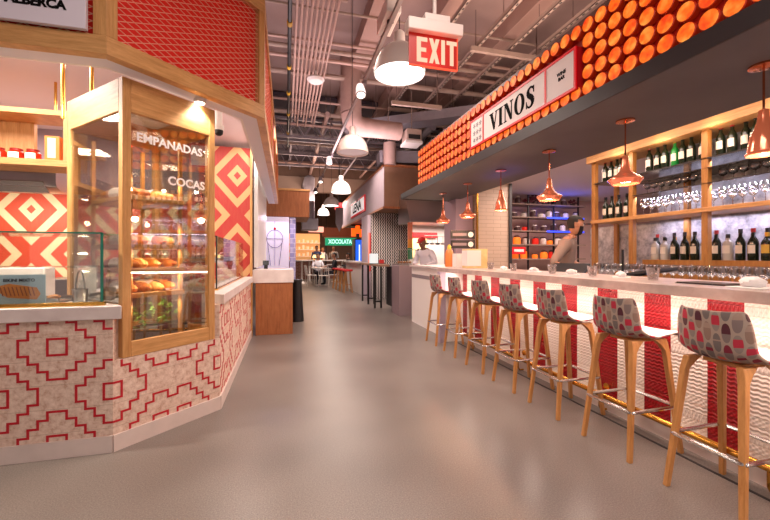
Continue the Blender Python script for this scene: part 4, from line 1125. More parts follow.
# ---- kitchen behind the bar ------------------------------------------------------
struct('wall_kitchen_column', MB().box(3.62, 4.3, 6.6, 7.3, 0, 2.68), TILECOL, 'cream tiled column behind the bar')
struct('trim_4', MB().box(3.59, 3.62, 6.58, 6.62, 0, 2.68), BRASS, 'brass corner strip on the cream tiled column')
struct('trim_5', MB().box(4.3, 4.36, 6.57, 6.62, 0, 2.68), DARK, 'dark corner strip on the cream tiled column')
struct('wall_mauve_column', MB().box(3.22, 3.59, 6.75, 7.3, 0, 3.2), mat('mauve_column', 'A08A98', .7), 'mauve column beside the cream tiles')
hk = thing('kitchen_hood', 'wide stainless kitchen hood at the end of the bar', 'hood', (2.9, 8.6, 2))
mb = MB(); mb.extrude([(0, 2.1), (.0, 2.02), (.9, 2.02), (.9, 2.75), (.35, 2.75)], (2.75, 8.2, 0), (0, 1, 0), (0, 0, 1), (2.2, 0, 0)); mb.build('hood_body', STEEL, hk, world=True)
struct('wall_kitchen', MB().box(3.16, 5.0, 9.4, 9.5, 0, 2.7), mat('kitchen_white', 'E4DCD8', .5), 'white kitchen wall at the end of the bar')
light('AREA', 'kitchen_light', (3.6, 8.7, 1.98), 40, 'FFEADC', 1.5, .6)
cl = thing('flag_panel', 'orange, yellow and green striped hanging panel by the cook', 'sign', (2.8, 8.3, 1.16))
MB().box(2.75, 2.86, 8.3, 8.33, 1.62, 2.1).build('upper_stripe', mat('salmon_stripe', 'D07A5A', .6), cl, world=True)
MB().box(2.75, 2.86, 8.3, 8.33, 1.42, 1.62).build('yellow_stripe', mat('amber_stripe', 'E09A38', .6), cl, world=True); MB().box(2.75, 2.86, 8.3, 8.33, 1.16, 1.42).build('green_stripe', mat('green_stripe', '1E8A5A', .6), cl, world=True)
hs = thing('menu_light_box', 'red and white lit menu strip above the cook', 'sign', (3.4, 9.35, 1.5))
MB().box(3.2, 3.9, 9.3, 9.4, 1.72, 1.86).build('red_strip', REDN, hs, world=True); MB().box(3.2, 3.6, 9.3, 9.4, 1.2, 1.7).build('lit_panel', mat('lit_cream', 'F4D8A0', .5, emit='FFD890', es=.8), hs, world=True)
# hanging utensils
rnd = random.Random(4)
ut = thing('utensil_rail', 'rail of hanging steel pans under the kitchen hood', 'rack', (3.4, 8.4, 1.7))
MB().cyl((3.2, 8.4, 1.72), (4.4, 8.4, 1.72), .01).build('rail', STEEL, ut, world=True)
for k in range(8):
    x = 3.25+k*.14; mb = MB(); mb.cyl((x, 8.4, 1.71), (x, 8.4, 1.55), .006, 6); mb.lathe([(0, -.03), (.05, -.02), (.06, .02), (.055, .02), (0, -.02)], (x, 8.4, 1.53), 12)
    mb.build('ladle', STEEL if k % 2 else DARK, ut, world=True)
# metal shelving with blue lights and orange jars
ks = thing('kitchen_shelving', 'dark wire shelving with blue lit shelves behind the bartender', 'shelving', (5.6, 7.6, 0))
for x in (4.75, 5.45, 6.15, 6.85): MB().box(x, x+.03, 7.58, 7.61, 0, 2.66).build('upright', BLACK, ks, world=True)
for z in (1.15, 1.48, 1.8, 2.12, 2.42): MB().box(4.6, 7.0, 7.5, 7.9, z, z+.025).build('shelf_board', mat('shelf_taupe%d' % int(z*100), '8A7468', .6), ks, world=True)
BLU = mat('blue_led_edge', '3048E8', .5, emit='3048FF', es=1.1)
for z in (1.8, 2.12): MB().box(5.9, 6.95, 7.49, 7.5, z-.01, z+.03).build('blue_light_edge', BLU, ks, world=True)
light('POINT', 'blue_shelf_light', (6.3, 7.35, 2.2), 6, '4060FF', .1); light('AREA', 'blue_soffit_light', (2.9, 4.6, 2.2), .35, '2030FF', .3, .8, rot=(PI, 0, 0))
struct('wall_kitchen_back', MB().box(4.36, 9.8, 8.2, 8.3, 0, 2.68), mat('kitchen_pink', 'C8A6A0', .7), 'pinkish wall behind the wire shelving')
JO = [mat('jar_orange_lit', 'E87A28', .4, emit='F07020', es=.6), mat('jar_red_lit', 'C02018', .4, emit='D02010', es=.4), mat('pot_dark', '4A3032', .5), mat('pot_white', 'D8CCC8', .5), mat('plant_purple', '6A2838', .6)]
nm = ['orange lit jar', 'red jar', 'dark pot', 'white pot', 'purple potted plant']
rnd = random.Random(9)
protoj = {}
for zi, z in enumerate((1.175, 1.505, 1.825, 2.145, 2.445)):
    x = 4.72
    while x < 6.9:
        k = rnd.choice([[0, 1, 1, 0], [0, 1, 0, 1, 3], [2, 1, 3, 2], [2, 2, 3], [4, 2, 4]][zi])
        lb = nm[k]+' on the '+['lowest visible', 'second', 'third', 'fourth', 'top'][zi]+' wire shelf'
        if k not in protoj:
            t = thing('storage_jar' if k < 4 else 'potted_plant', lb, 'jar' if k < 4 else 'plant', (x, 7.7, z), 0, lb)
            if k == 4:
                MB().lathe([(0, 0), (.05, 0), (.065, .08), (0, .08)], n=14).build('pot', JO[2], t)
                mb = MB()
                for j in range(22): mb.blob((rnd.uniform(-.09, .09), rnd.uniform(-.07, .07), .1+rnd.uniform(0, .1)), .03, .03, .02, n=6, m=4)
                mb.build('foliage', JO[4], t)
            else:
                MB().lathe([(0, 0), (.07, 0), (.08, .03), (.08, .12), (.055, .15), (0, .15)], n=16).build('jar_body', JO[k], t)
                MB().lathe([(0, .15), (.06, .15), (.06, .175), (.01, .19), (0, .19)], n=16).build('lid', JO[2 if k != 2 else 3], t)
            protoj[k] = t
        else: dup(protoj[k], (x, 7.7, z), 0, lb, lb).scale = [rnd.uniform(.75, 1.25) for _ in range(2)]+[rnd.uniform(.6, 1.2)]
        x += rnd.uniform(.2, .3)
nb = thing('shelf_sign', 'red and white sign on the second wire shelf', 'sign', (5.05, 7.46, 1.35))
MB().box(4.95, 5.3, 7.46, 7.48, 1.28, 1.44).build('board', REDN, nb, world=True); MB().box(5.0, 5.25, 7.452, 7.46, 1.33, 1.39).build('white_band', WHITE, nb, world=True)
# ================================================================ CEILING SERVICES
for k, x in enumerate((-.9, 1.35, 2.5, 3.9, 5.4)):
    struct('trim_%d' % (6+k), MB().box(x, x+.34, -2, 12, 5.3, 5.6), mat('beam_paint_%d' % k, 'A8877C', .75), 'painted ceiling beam running along the aisle')
struct('ceiling_truss_bay', MB().box(-6, 9, 10.2, 17, 5.45, 5.55), CEILD, 'ceiling bay above the trusses with low light painted in dark')
struct('trim_11', MB().box(-6, 6, 17, 17.3, 4.75, 5.55), TAUPE, 'brown upper band of the far bulkhead')
struct('trim_12', MB().box(-6, 6, 16.95, 17.3, 4.1, 4.75), mat('bulkhead_light', 'A58E80', .7), 'lighter lower band of the far bulkhead')
# conduit bundle
cd = thing('conduit_bundle', 'bundle of nine parallel painted conduits under the ceiling left of centre', 'conduit', (.4, 6, 4.7))
for i in range(9): MB().cyl((.14+i*.068, 1.5, 4.62), (.14+i*.068, 9.3+.35*(i % 3), 4.62), .02, 10).build('conduit', CONDUIT, cd, world=True)
for y in (3.2, 5.0, 7.2, 9.1):
    MB().box(.06, .80, y-.02, y+.02, 4.655, 4.695).build('strut_bracket', STRUT, cd, world=True)
    for x in (.09, .77): MB().cyl((x, y, 4.69), (x, y, 5.6), .006, 6).build('hanger_rod', CHROME, cd, world=True)
bp = thing('fire_pipe', 'black pipe with yellow clamps beside the conduit bundle', 'pipe', (.05, 6, 4.6))
MB().cyl((.05, 1.5, 4.62), (.05, 12, 4.62), .03, 12).build('pipe_run', BLACK, bp, world=True)
for y in (4.2, 5.6, 6.9, 8.0, 9.2, 10.6): MB().cyl((.05, y-.05, 4.62), (.05, y+.05, 4.62), .04, 12).build('yellow_clamp', YELLOW, bp, world=True)
# smoke head
sd = thing('smoke_detector', 'round white detector hanging below the conduit bundle', 'detector', (.52, 6.9, 4.40))
MB().lathe([(0, 0), (.12, .0), (.16, .04), (.13, .08), (0, .09)], n=22).build('head', WHITE, sd); MB().cyl((0, 0, .08), (0, 0, .2), .015, 8).build('stem', WHITE, sd)
# cross pipes
for i, (y, z, r, x0, x1) in enumerate(((6.2, 5.28, .022, -2, 9), (7.0, 5.2, .03, -2, 9), (7.25, 5.18, .045, -2, 9), (7.6, 5.18, .04, -2, 9), (8.1, 5.1, .055, -3, 8), (9.4, 5.05, .03, -3, 8), (9.8, 4.9, .05, -3, 8), (10.4, 4.8, .035, -3, 8), (12.6, 4.95, .07, -4, 8), (15.2, 4.9, .09, -4, 8))):
    o = MB().cyl((x0, y, z), (x1, y, z), r, 10).build('cross_pipe', CONDUIT if i % 2 else STRUT)
    tag(o, ['thin pipe', 'second pipe', 'third pipe', 'fourth pipe', 'wide pipe', 'thin pipe', 'wide pipe', 'thin pipe', 'broad pipe', 'broad pipe'][i]+[' crossing the ceiling nearest the camera', ' crossing in the near pipe rack', ' crossing in the near pipe rack', ' crossing in the near pipe rack', ' crossing behind the near pipe rack', ' crossing before the trusses', ' crossing before the trusses', ' crossing under the first truss', ' crossing between the trusses', ' crossing in front of the far bulkhead'][i], 'pipe')
# trusses
for i, (y, z) in enumerate(((10.8, 4.55), (11.8, 4.75), (13.2, 4.7), (14.4, 4.6))):
    t = thing('roof_truss', ['nearest', 'second', 'third', 'farthest'][i]+' steel lattice truss across the dark ceiling bay', 'truss', (1.5, y, z))
    MB().box(-4, 7, y-.04, y+.04, z, z+.07).build('bottom_chord', GALV, t, world=True); MB().box(-4, 7, y-.04, y+.04, z+.5, z+.57).build('top_chord', GALV, t, world=True)
    mb = MB(); x = -4
    while x < 6.9:
        mb.bar((x, y, z+.07), (x+.25, y, z+.5), .03, .03); mb.bar((x+.25, y, z+.5), (x+.5, y, z+.07), .03, .03); x += .5
    mb.build('lattice_web', GALV, t, world=True)
# ducts
dt = thing('round_duct', 'wrapped round duct with an elbow towards the bar side', 'duct', (1.39, 8.22, 4.2))
MB().tube([(1.39, 8.22, 5.6), (1.39, 8.22, 5.0), (1.39, 8.22, 4.6), (1.39, 8.22, 4.4)], .235, 20).build('riser', DUCTW, dt, world=True)
mb = MB(); mb.tube([(1.39, 8.22, 4.4), (1.42, 8.22, 4.27), (1.5, 8.23, 4.17), (1.65, 8.25, 4.12), (1.9, 8.26, 4.12), (2.55, 8.3, 4.12)], [.235, .23, .22, .21, .2, .2], 20); mb.build('side_run', DUCTW, dt, world=True)
for k, (x, y) in enumerate(((2.3, 8.4),)): MB().bar((x, y, 4.3), (x, y, 5.6), .02, .02).build('hanger', CHROME, dt, world=True)
rd = thing('flat_duct', 'grey violet rectangular duct above the bar canopy end', 'duct', (2.8, 8, 4.3))
MB().bar((1.5, 9.6, 4.5), (4.5, 8.0, 4.65), .5, .22).build('duct_body', GALV, rd, world=True); MB().bar((3.9, 8.33, 4.75), (3.9, 8.33, 5.6), .02, .02).build('hanger', CHROME, rd, world=True); MB().bar((2.2, 9.23, 4.6), (2.2, 9.23, 5.6), .02, .02).build('hanger', CHROME, rd, world=True)
rd = thing('flat_duct', 'lower grey duct with a round end under the flat duct', 'duct', (2.6, 9, 3.9))
MB().bar((2.3, 9.4, 3.75), (5.5, 9.2, 3.85), .5, .3).build('duct_body', GALV, rd, world=True); MB().cyl((2.5, 9.0, 3.5), (2.5, 9.0, 4.05), .16, 16).build('round_drop', DUCTW, rd, world=True); MB().bar((4.4, 9.3, 3.95), (4.4, 9.3, 5.6), .02, .02).build('hanger', CHROME, rd, world=True)
for i, (x, z) in enumerate(((2.62, 5.02), (3.3, 4.95), (3.95, 5.0), (4.6, 5.1))):
    t = thing('strut_channel', ['leftmost', 'second', 'third', 'rightmost'][i]+' perforated strut channel running above the bar canopy', 'strut', (x, 6, z))
    mb = MB(); mb.box(x-.03, x+.03, 2.5, 13, z, z+.012); mb.box(x-.03, x-.022, 2.5, 13, z, z+.07); mb.box(x+.022, x+.03, 2.5, 13, z, z+.07); mb.build('channel', STRUT, t, world=True)
    mb = MB(); y = 3
    while y < 12: mb.box(x-.012, x+.012, y, y+.05, z-.002, z-.0005); y += .13
    o = mb.build('slots', DARK, t, world=True); o['kind'] = 'stuff'
    for y in (5.2, 8.6): MB().cyl((x, y, z+.01), (x, y, 5.6), .008, 6).build('hanger_rod', CHROME, t, world=True)
for i, (x0, x1, y, z) in enumerate(((3.15, 4.6, 6.0, 4.86), (2.5, 3.9, 9.2, 4.95), (2.1, 3.2, 7.4, 4.35))):
    t = thing('strut_trapeze', ['near trapeze hanger bar over the VINOS sign', 'far trapeze hanger bar over the canopy end', 'low trapeze hanger bar beside the round duct'][i], 'strut', (x0, y, z))
    MB().box(x0, x1, y-.035, y+.035, z, z+.08).build('cross_bar', STRUT, t, world=True)
    for x in (x0+.1, x1-.1): MB().cyl((x, y, z+.08), (x, y, 5.62), .01, 6).build('rod', CHROME, t, world=True)
eq = thing('fan_unit', 'boxy fan unit with a dark grille near the end of the bar canopy', 'fan', (2.8, 8.2, 3.7))
MB().box(2.62, 2.98, 8.0, 8.4, 3.86, 4.12).build('housing', STRUT, eq, world=True, bevel=.02); MB().box(2.66, 2.94, 7.985, 8.0, 3.88, 3.98).build('grille', BLACK, eq, world=True)
MB().box(2.6, 3.0, 8.0, 8.42, 3.79, 3.85).build('drip_tray', WHITE, eq, world=True); MB().bar((2.8, 8.2, 4.1), (2.8, 8.2, 5.6), .02, .02).build('hanger', CHROME, eq, world=True)
# more clutter: slim ducts and pipes running along the aisle in the dark bay
rnd = random.Random(31)
for i in range(10):
    x = -3+i*1.0+rnd.uniform(-.3, .3); z = rnd.uniform(4.5, 5.3); r = rnd.uniform(.03, .11)
    t = thing('service_pipe', 'painted service pipe threaded through the trusses along the hall', 'pipe', (x, 9.6, z), 0, 'service pipes through the trusses')
    MB().cyl((x, 9.6, z), (x, 16.8, z), r, 10).build('pipe_run', GALV if i % 2 else DUCTW, t, world=True)
    for y in (10.0, 16.5): MB().cyl((x, y, z+r*.9), (x, y, 5.6 if y < 10.2 else 5.46), .008, 6).build('hanger_rod', CHROME, t, world=True)
for i in (2, 3, 4, 5, 7, 8):
    x = 1.3+i*.42; y = 8.8+(i % 3)*.8; z = 4.1+(i*37 % 5)*.16
    t = thing('angled_pipe', 'short angled pipe in the clutter above the bar canopy end', 'pipe', (x, y, z), 0, 'angled pipes above the canopy end')
    MB().cyl((x, y, z), (x+1.0, y+.9, z+.35), .035+.02*(i % 2), 10).build('pipe_run', GALV, t, world=True); MB().cyl((x+.5, y+.45, z+.2), (x+.5, y+.45, 5.6 if y+.45 < 10.2 else 5.46), .008, 6).build('hanger_rod', CHROME, t, world=True)
# track lights
tr = thing('light_track', 'long white light track above the aisle', 'light track', (1.02, 6, 3.6))
MB().box(1.0, 1.04, 1.5, 14.5, 3.58, 3.62).build('track', mat('track_grey', '9C908E', .5), tr, world=True)
for y in (3.2, 6.0, 9, 12): MB().cyl((1.02, y, 3.62), (1.02, y, 5.6), .006, 6).build('hanger_rod', CHROME, tr, world=True)
MB().obox((1.02, 3.72, 3.70), (.15, .42, .16)).build('junction_box', LAMPW, tr, world=True, bevel=.01); MB().cyl((1.02, 3.65, 3.618), (1.02, 3.65, 3.60), .035, 14).build('box_sensor', DARK, tr, world=True)
TL = emis('track_lamp_glow', 'FFF0E0', 3)
for i, y in enumerate((4.9, 8.6, 10.8, 12.6)):
    t = thing('track_spot', ['nearest', 'second', 'third', 'farthest'][i]+' white spotlight on the aisle light track', 'spotlight', (1.02, y, 3.575))
    MB().cyl((0, 0, .0), (-.02, -.03, -.07), .03, 14).build('head', GREYW, t); mb = MB(); mb.lathe([(0, 0), (.07, 0), (.06, .1), (.045, .17), (0, .18)], (-.08, -.12, -.25), 18, M=Matrix.Rotation(R(-25), 3, 'X')); mb.build('spot_body', GREYW, t)
    MB().lathe([(0, -.002), (.055, -.002)], (-.08, -.12, -.25), 18, M=Matrix.Rotation(R(-25), 3, 'X')).build('lens', TL, t, recalc=False)
# dome pendants
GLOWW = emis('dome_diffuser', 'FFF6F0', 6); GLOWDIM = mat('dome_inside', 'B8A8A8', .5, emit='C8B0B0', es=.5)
for i, (x, y, z, lit, cl_, s) in enumerate(((1.12, 3.66, 3.09, 1, 'largest white dome pendant with a glowing disc beside the EXIT sign', 1), (1.06, 6.11, 2.93, 0, 'pinkish dome pendant showing its dim inside, second in the aisle row', 1), (1.38, 9.69, 2.88, 1, 'white dome pendant third in the aisle row', 1),
                                      (1.48, 12.7, 2.93, 1, 'white dome pendant fourth in the aisle row', 1), (1.55, 16.3, 3.0, 1, 'farthest and smallest white dome pendant', 1))):
    t = thing('dome_pendant', cl_, 'pendant lamp', (x, y, z), 0, 'white dome pendants over the aisle')
    MB().lathe([(.255, 0), (.262, .004), (.26, .05), (.24, .13), (.2, .21), (.14, .27), (.075, .3), (.06, .31), (.055, .42), (.04, .44), (0, .445), (0, .43), (.045, .41), (.05, .31), (.13, .26), (.19, .2), (.23, .125), (.25, .05), (.255, 0)], n=36).build('dome_shade', LAMPW, t)
    MB().lathe([(0, .03), (.246, .03)], n=32).build('diffuser', GLOWW if lit else GLOWDIM, t, recalc=False)
    MB().cyl((0, 0, .44), (0, 0, 5.6-z), .005, 6).build('cord', BLACK, t)
    if lit: light('SPOT', 'dome_light', (x, y, z-.02), 120, 'FFE8D8', .2, spot=150)
# EXIT sign
ex = thing('exit_sign', 'red glowing EXIT sign hanging from a white box', 'sign', (.9, 2.2, 2.43))
EXR = mat('exit_red_panel', 'A01810', .3, emit='FF2A14', es=.08); EXL = emis('exit_letters', 'FFC0A0', 1.15)
MB().box(.735, 1.062, 2.2, 2.212, 2.425, 2.625).build('acrylic_panel', EXR, ex, world=True)
mb = MB(); mb.box(.735, 1.062, 2.198, 2.214, 2.42, 2.427); mb.box(1.057, 1.064, 2.198, 2.214, 2.425, 2.625); mb.build('lit_edge', emis('exit_edge', 'FF5030', 1.3), ex, world=True)
MB().box(.72, 1.085, 2.16, 2.25, 2.625, 2.70).build('lamp_housing', LAMPW, ex, world=True, bevel=.006)
MB().box(.83, 1.0, 2.17, 2.24, 2.70, 2.745).build('mount', LAMPW, ex, world=True, bevel=.006); MB().cyl((.905, 2.2, 2.74), (.905, 2.2, 5.6), .012, 10).build('stem', LAMPW, ex, world=True)
LT = {'E': [[(0, 0), (.22, 0), (.22, 1), (0, 1)], [(.22, 0), (.56, 0), (.56, .17), (.22, .17)], [(.22, .42), (.5, .42), (.5, .58), (.22, .58)], [(.22, .83), (.56, .83), (.56, 1), (.22, 1)]],
      'X': [[(0, 0), (.2, 0), (.56, 1), (.36, 1)], [(.36, 0), (.56, 0), (.2, 1), (0, 1)]],
      'I': [[(0, 0), (.2, 0), (.2, 1), (0, 1)]], 'T': [[(.18, 0), (.38, 0), (.38, .84), (.18, .84)], [(0, .84), (.56, .84), (.56, 1), (0, 1)]]}
u0 = .785
for ch in 'EXIT':
    mb = MB()
    for i, poly in enumerate(LT[ch]): mb.extrude([(x*.125, y_*.155) for x, y_ in poly], (u0, 2.199-(.0003 if (ch == 'X' and i) else 0), 2.447), (1, 0, 0), (0, 0, 1), (0, -.002, 0))
    mb.build('letter', EXL, ex, world=True, flat=True); u0 += (.2 if ch == 'I' else .56)*.125+.012
light('POINT', 'exit_glow', (.9, 2.1, 2.5), .8, 'FF4020', .08)

# ================================================================ MIDDLE STALL
ms = thing('middle_canopy', 'grey box canopy with brown edges and a small white sign beyond the bar', 'canopy', (2.4, 9, 2.45))
MB().box(2.36, 5.6, 9.0, 16.2, 2.47, 3.46).build('box_body', mat('canopy_brown', '8A6650', .65, var=.12), ms, world=True); 
MB().box(2.345, 2.36, 9.0, 16.2, 2.47, 3.46).build('side_cladding', mat('grey_cladding', 'A898A2', .55, var=.1), ms, world=True)
mb = MB(); mb.box(2.33, 5.6, 8.98, 9.0, 3.46, 3.53); mb.box(2.33, 2.345, 8.98, 16.2, 3.46, 3.53); mb.box(2.33, 5.6, 8.98, 9.0, 2.42, 2.47); mb.box(2.33, 2.345, 8.98, 16.2, 2.42, 2.47); mb.build('edge_trim', WALNUT, ms, world=True)
s2 = thing('middle_sign', 'small white sign with black letters in a red frame on the grey canopy side', 'sign', (2.33, 12.6, 2.7))
MB().box(2.31, 2.344, 11.2, 13.7, 2.62, 3.12).build('red_frame', REDN, s2, world=True); MB().box(2.3, 2.31, 11.28, 13.62, 2.68, 3.06).build('board', mat('lit_board', 'E8DCDC', .5, emit='E8DCDC', es=.5), s2, world=True)
put_text('lettering', 'LEÑA', .42, BLK, (2.298, 12.45, 2.87), (0, -1, 0), (0, 0, 1), s2, bold=.014, depth=.003, sx=1.5)
struct('wall_mosaic_column', MB().box(2.35, 3.45, 10.4, 10.8, 0, 2.47), HERR, 'column faced in small black and white zigzag mosaic')
struct('trim_13', MB().box(2.26, 2.345, 10.5, 11.4, 0, 2.42), mat('pillar_lilac', 'C8B8C6', .5), 'pale lilac pillar edge left of the mosaic column')
po = thing('poster', 'narrow pink and red vertical poster on the lilac pillar', 'poster', (2.3, 10.48, 1.2))
MB().box(2.27, 2.33, 10.485, 10.5, .8, 1.9).build('sheet', mat('poster_pink', 'E8A090', .5), po, world=True); MB().box(2.315, 2.34, 10.475, 10.485, .8, 1.9).build('red_edge', REDN, po, world=True)
ht = thing('counter_table', 'high slim table with black frame legs beside the mosaic column', 'table', (2.3, 9.2, 0))
MB().box(1.98, 2.22, 8.0, 10.3, 1.0, 1.05).build('table_top', mat('oak_top_dim', '9A7A66', .45), ht, world=True, bevel=.004)
for y in (8.62, 9.35, 10.1):
    for x in (2.03, 2.18): MB().box(x-.02, x+.02, y-.02, y+.02, 0, 1.0).build('leg', BLACK, ht, world=True)
    MB().box(2.05, 2.16, y-.012, y+.012, .14, .17).build('foot_bar', BLACK, ht, world=True)
gcab = thing('service_cabinet', 'grey and black cabinet at the near end of the high table', 'cabinet', (2.4, 7.5, 0))
MB().box(2.24, 2.62, 7.35, 7.9, 0, 1.03).build('grey_body', mat('cabinet_mauve', '8E7A7E', .55), gcab, world=True, bevel=.003); MB().box(2.25, 2.40, 7.91, 8.4, .12, 1.0).build('black_panel', BLACK, gcab, world=True); MB().box(2.24, 2.64, 7.35, 7.4, 1.03, 1.06).build('top_lip', STEEL, gcab, world=True)
for k, (x, y, w_, h_, m_, nm_, lb, ct) in enumerate(((2.02, 8.7, .2, .24, mat('lit_card', 'E0F0F4', .5, emit='D0F0F8', es=.5), 'display_card', 'pale lit display card on the high table', 'sign'), (2.16, 8.5, .12, .1, REDP, 'napkin_box', 'small red box on the high table', 'box'))):
    t = thing(nm_, lb, ct, (x, y, 1.05)); MB().box(-w_/2, w_/2, -.02, .02, 0, h_).build('body', m_, t, bevel=.004); MB().box(-w_/2-.01, w_/2+.01, -.035, .035, 0, .012).build('foot', BLACK, t)
gx = thing('glass_food_case', 'glass food case with steel frame in front of the mosaic column', 'display case', (2.7, 8.2, 1.06))
mb = MB()
for x in (2.42, 2.85):
    for y in (8.05, 8.5): mb.bar((x, y, 1.05), (x, y, 1.38), .012, .012)
mb.bar((2.42, 8.05, 1.38), (2.85, 8.05, 1.38), .012, .012); mb.bar((2.42, 8.5, 1.38), (2.85, 8.5, 1.38), .012, .012); mb.build('steel_frame', STEEL, gx, world=True)
MB().box(2.425, 2.845, 8.055, 8.06, 1.06, 1.375).build('glass', GLASS, gx, world=True); MB().box(2.42, 2.85, 8.05, 8.5, 1.05, 1.06).build('base', STEEL, gx, world=True); MB().box(2.42, 2.85, 8.05, 8.5, .0, 1.05).build('pedestal', GREYW, gx, world=True)
mb = MB()
for k in range(5): mb.blob((2.5+k*.07, 8.25, 1.09), .035, .035, .03, n=8, m=5)
mb.build('pastries', CRUST[0], gx, world=True)

# ================================================================ FAR SEATING
fw = thing('back_counter_bar', 'brick fronted bar with a white top at the far end', 'bar counter', (1, 20.5, 0))
MB().box(-1.0, 2.9, 20.6, 21.4, 0, .95).build('brick_front', BRICK, fw, world=True); MB().box(-1.1, 3.0, 20.5, 21.5, .95, 1.02).build('white_top', WHITE, fw, world=True)
bs = thing('far_shelving', 'warm lit shelves of crockery behind the far bar', 'shelving', (.9, 23, 0))
mb = MB(); mb.box(-.4, 2.0, 23.3, 23.4, 0, 2.6); mb.build('lit_back', mat('warm_lit_back', 'D8A070', .6, emit='FFB878', es=.45), bs, world=True)
for z in (1.2, 1.6, 2.0): MB().box(-.4, 2.0, 22.95, 23.3, z, z+.04).build('shelf_board', WHITE, bs, world=True)
rnd = random.Random(14)
cp = None
for z in (1.24, 1.64, 2.04):
    for k in range(9):
        x = -.3+k*.26
        if cp is None:
            cp = MB().lathe([(0, 0), (.06, 0), (.08, .14), (.07, .2), (0, .2)], n=10).build('crock', LAB); cpa = cp
        else: cp = cpa.copy(); C.objects.link(cp)
        cp.location = (x, 23.1, z); cp.scale = (1, 1, rnd.uniform(.6, 1.3)); tag(cp, 'pale crock on the warm lit shelves at the far end', 'crock', 'crocks on the far shelves')
light('AREA', 'far_warm_light', (1.5, 21.5, 3.0), 120, 'FFC898', 3, 1.2)
gs = thing('green_neon_sign', 'green lit sign with pale glowing letters at the far end', 'sign', (2.7, 19.0, 1.75))
MB().box(1.9, 3.5, 19.0, 19.1, 1.77, 2.16).build('green_board', mat('green_board', '0E7A52', .5, emit='10A070', es=.7), gs, world=True)
put_text('lettering', 'XOCOLATA', .30, emis('green_letters', 'C0FFE8', 1.3), (2.66, 18.995, 1.96), (1, 0, 0), (0, 0, 1), gs, bold=.012, depth=.004, sx=.72)
MB().box(1.9, 3.5, 19.0, 19.6, 2.16, 2.2).build('top_board', WALNUT, gs, world=True)
for x in (1.95, 3.45): MB().box(x-.03, x+.03, 19.1, 19.16, 0, 2.16).build('post', BLACK, gs, world=True)
op = thing('hanging_banner', 'orange brown hanging banner above the green sign', 'panel', (2.4, 19.4, 2.2))
MB().box(1.8, 3.6, 19.4, 19.5, 2.24, 2.7).build('board', mat('orange_brown', 'A85228', .6), op, world=True); 
for x in (2.0, 3.4): MB().cyl((x, 19.45, 2.7), (x, 19.45, 5.6), .015, 6).build('hanger_rod', BLACK, op, world=True)
ol = thing('orange_lantern', 'cluster of glowing orange lantern panels under the grey canopy', 'lamp', (2.7, 14.4, 1.95))
for k, (x, z) in enumerate(((2.45, 2.0), (2.62, 2.12), (2.8, 1.98))): MB().box(x, x+.16, 14.3+.05*k, 14.42+.05*k, z, z+.3).build('lantern_panel', mat('lantern_glow_%d' % k, 'F06018', .5, emit='FF5812', es=1.4), ol, world=True)
MB().box(2.44, 2.98, 14.4, 14.6, 2.40, 2.47).build('mount', BLACK, ol, world=True)
bf = thing('blue_fridge', 'blue lit drinks fridge beyond the orange lanterns', 'fridge', (2.9, 15.3, 0))
MB().box(2.72, 3.3, 15.2, 15.8, 0, 1.95).build('cabinet', BLACK, bf, world=True, bevel=.01); MB().box(2.76, 3.26, 15.18, 15.2, .5, 1.9).build('lit_door', mat('fridge_blue', '2050C0', .3, emit='2868F0', es=.9), bf, world=True); MB().box(2.9, 2.94, 15.16, 15.18, 1.0, 1.7).build('lit_stripe', emis('fridge_white', 'D0E8FF', 2), bf, world=True)
kite = thing('hanging_point', 'pale arrow shaped hanging panel beyond the dome pendants', 'panel', (1.93, 14, 2.2))
MB().extrude([(-.14, .9), (.14, .9), (.14, .3), (0, 0), (-.14, .3)], (1.93, 14, 2.15), (1, 0, 0), (0, 0, 1), (0, .05, 0)).build('panel', GREYW, kite, world=True); MB().cyl((1.93, 14.02, 3.0), (1.93, 14.02, 5.6), .01, 6).build('cord', BLACK, kite, world=True)
sf = thing('far_lit_sign', 'small glowing pink sign hanging beyond the domes', 'sign', (1.6, 18, 2.6))
MB().box(1.02, 1.72, 17.9, 17.96, 2.36, 2.62).build('face', mat('pink_sign', 'F0A898', .5, emit='FF9A80', es=.9), sf, world=True)
for x in (1.1, 1.6): MB().cyl((x, 17.93, 2.6), (x, 17.93, 5.5), .01, 6).build('rod', BLACK, sf, world=True)
ex2 = thing('extract_duct', 'grey extract duct and fan box above the far bar', 'duct', (.9, 14, 2.5))
MB().box(.55, 1.15, 14.0, 14.8, 2.2, 2.62).build('fan_box', GALV, ex2, world=True, bevel=.02); MB().cyl((.85, 14.4, 2.6), (.85, 14.4, 4.2), .2, 16).build('duct_riser', GALV, ex2, world=True); MB().cyl((.85, 14.4, 4.1), (.85, 16.9, 4.3), .2, 16).build('duct_run', GALV, ex2, world=True)
rp = thing('red_panel', 'deep red hanging banner behind the dome pendants', 'banner', (2.2, 16, 3))
MB().box(2.0, 2.32, 15.9, 15.93, 3.2, 3.5).build('cloth', REDP, rp, world=True); MB().cyl((2.16, 15.91, 3.5), (2.16, 15.91, 5.5), .01, 6).build('cord', BLACK, rp, world=True)
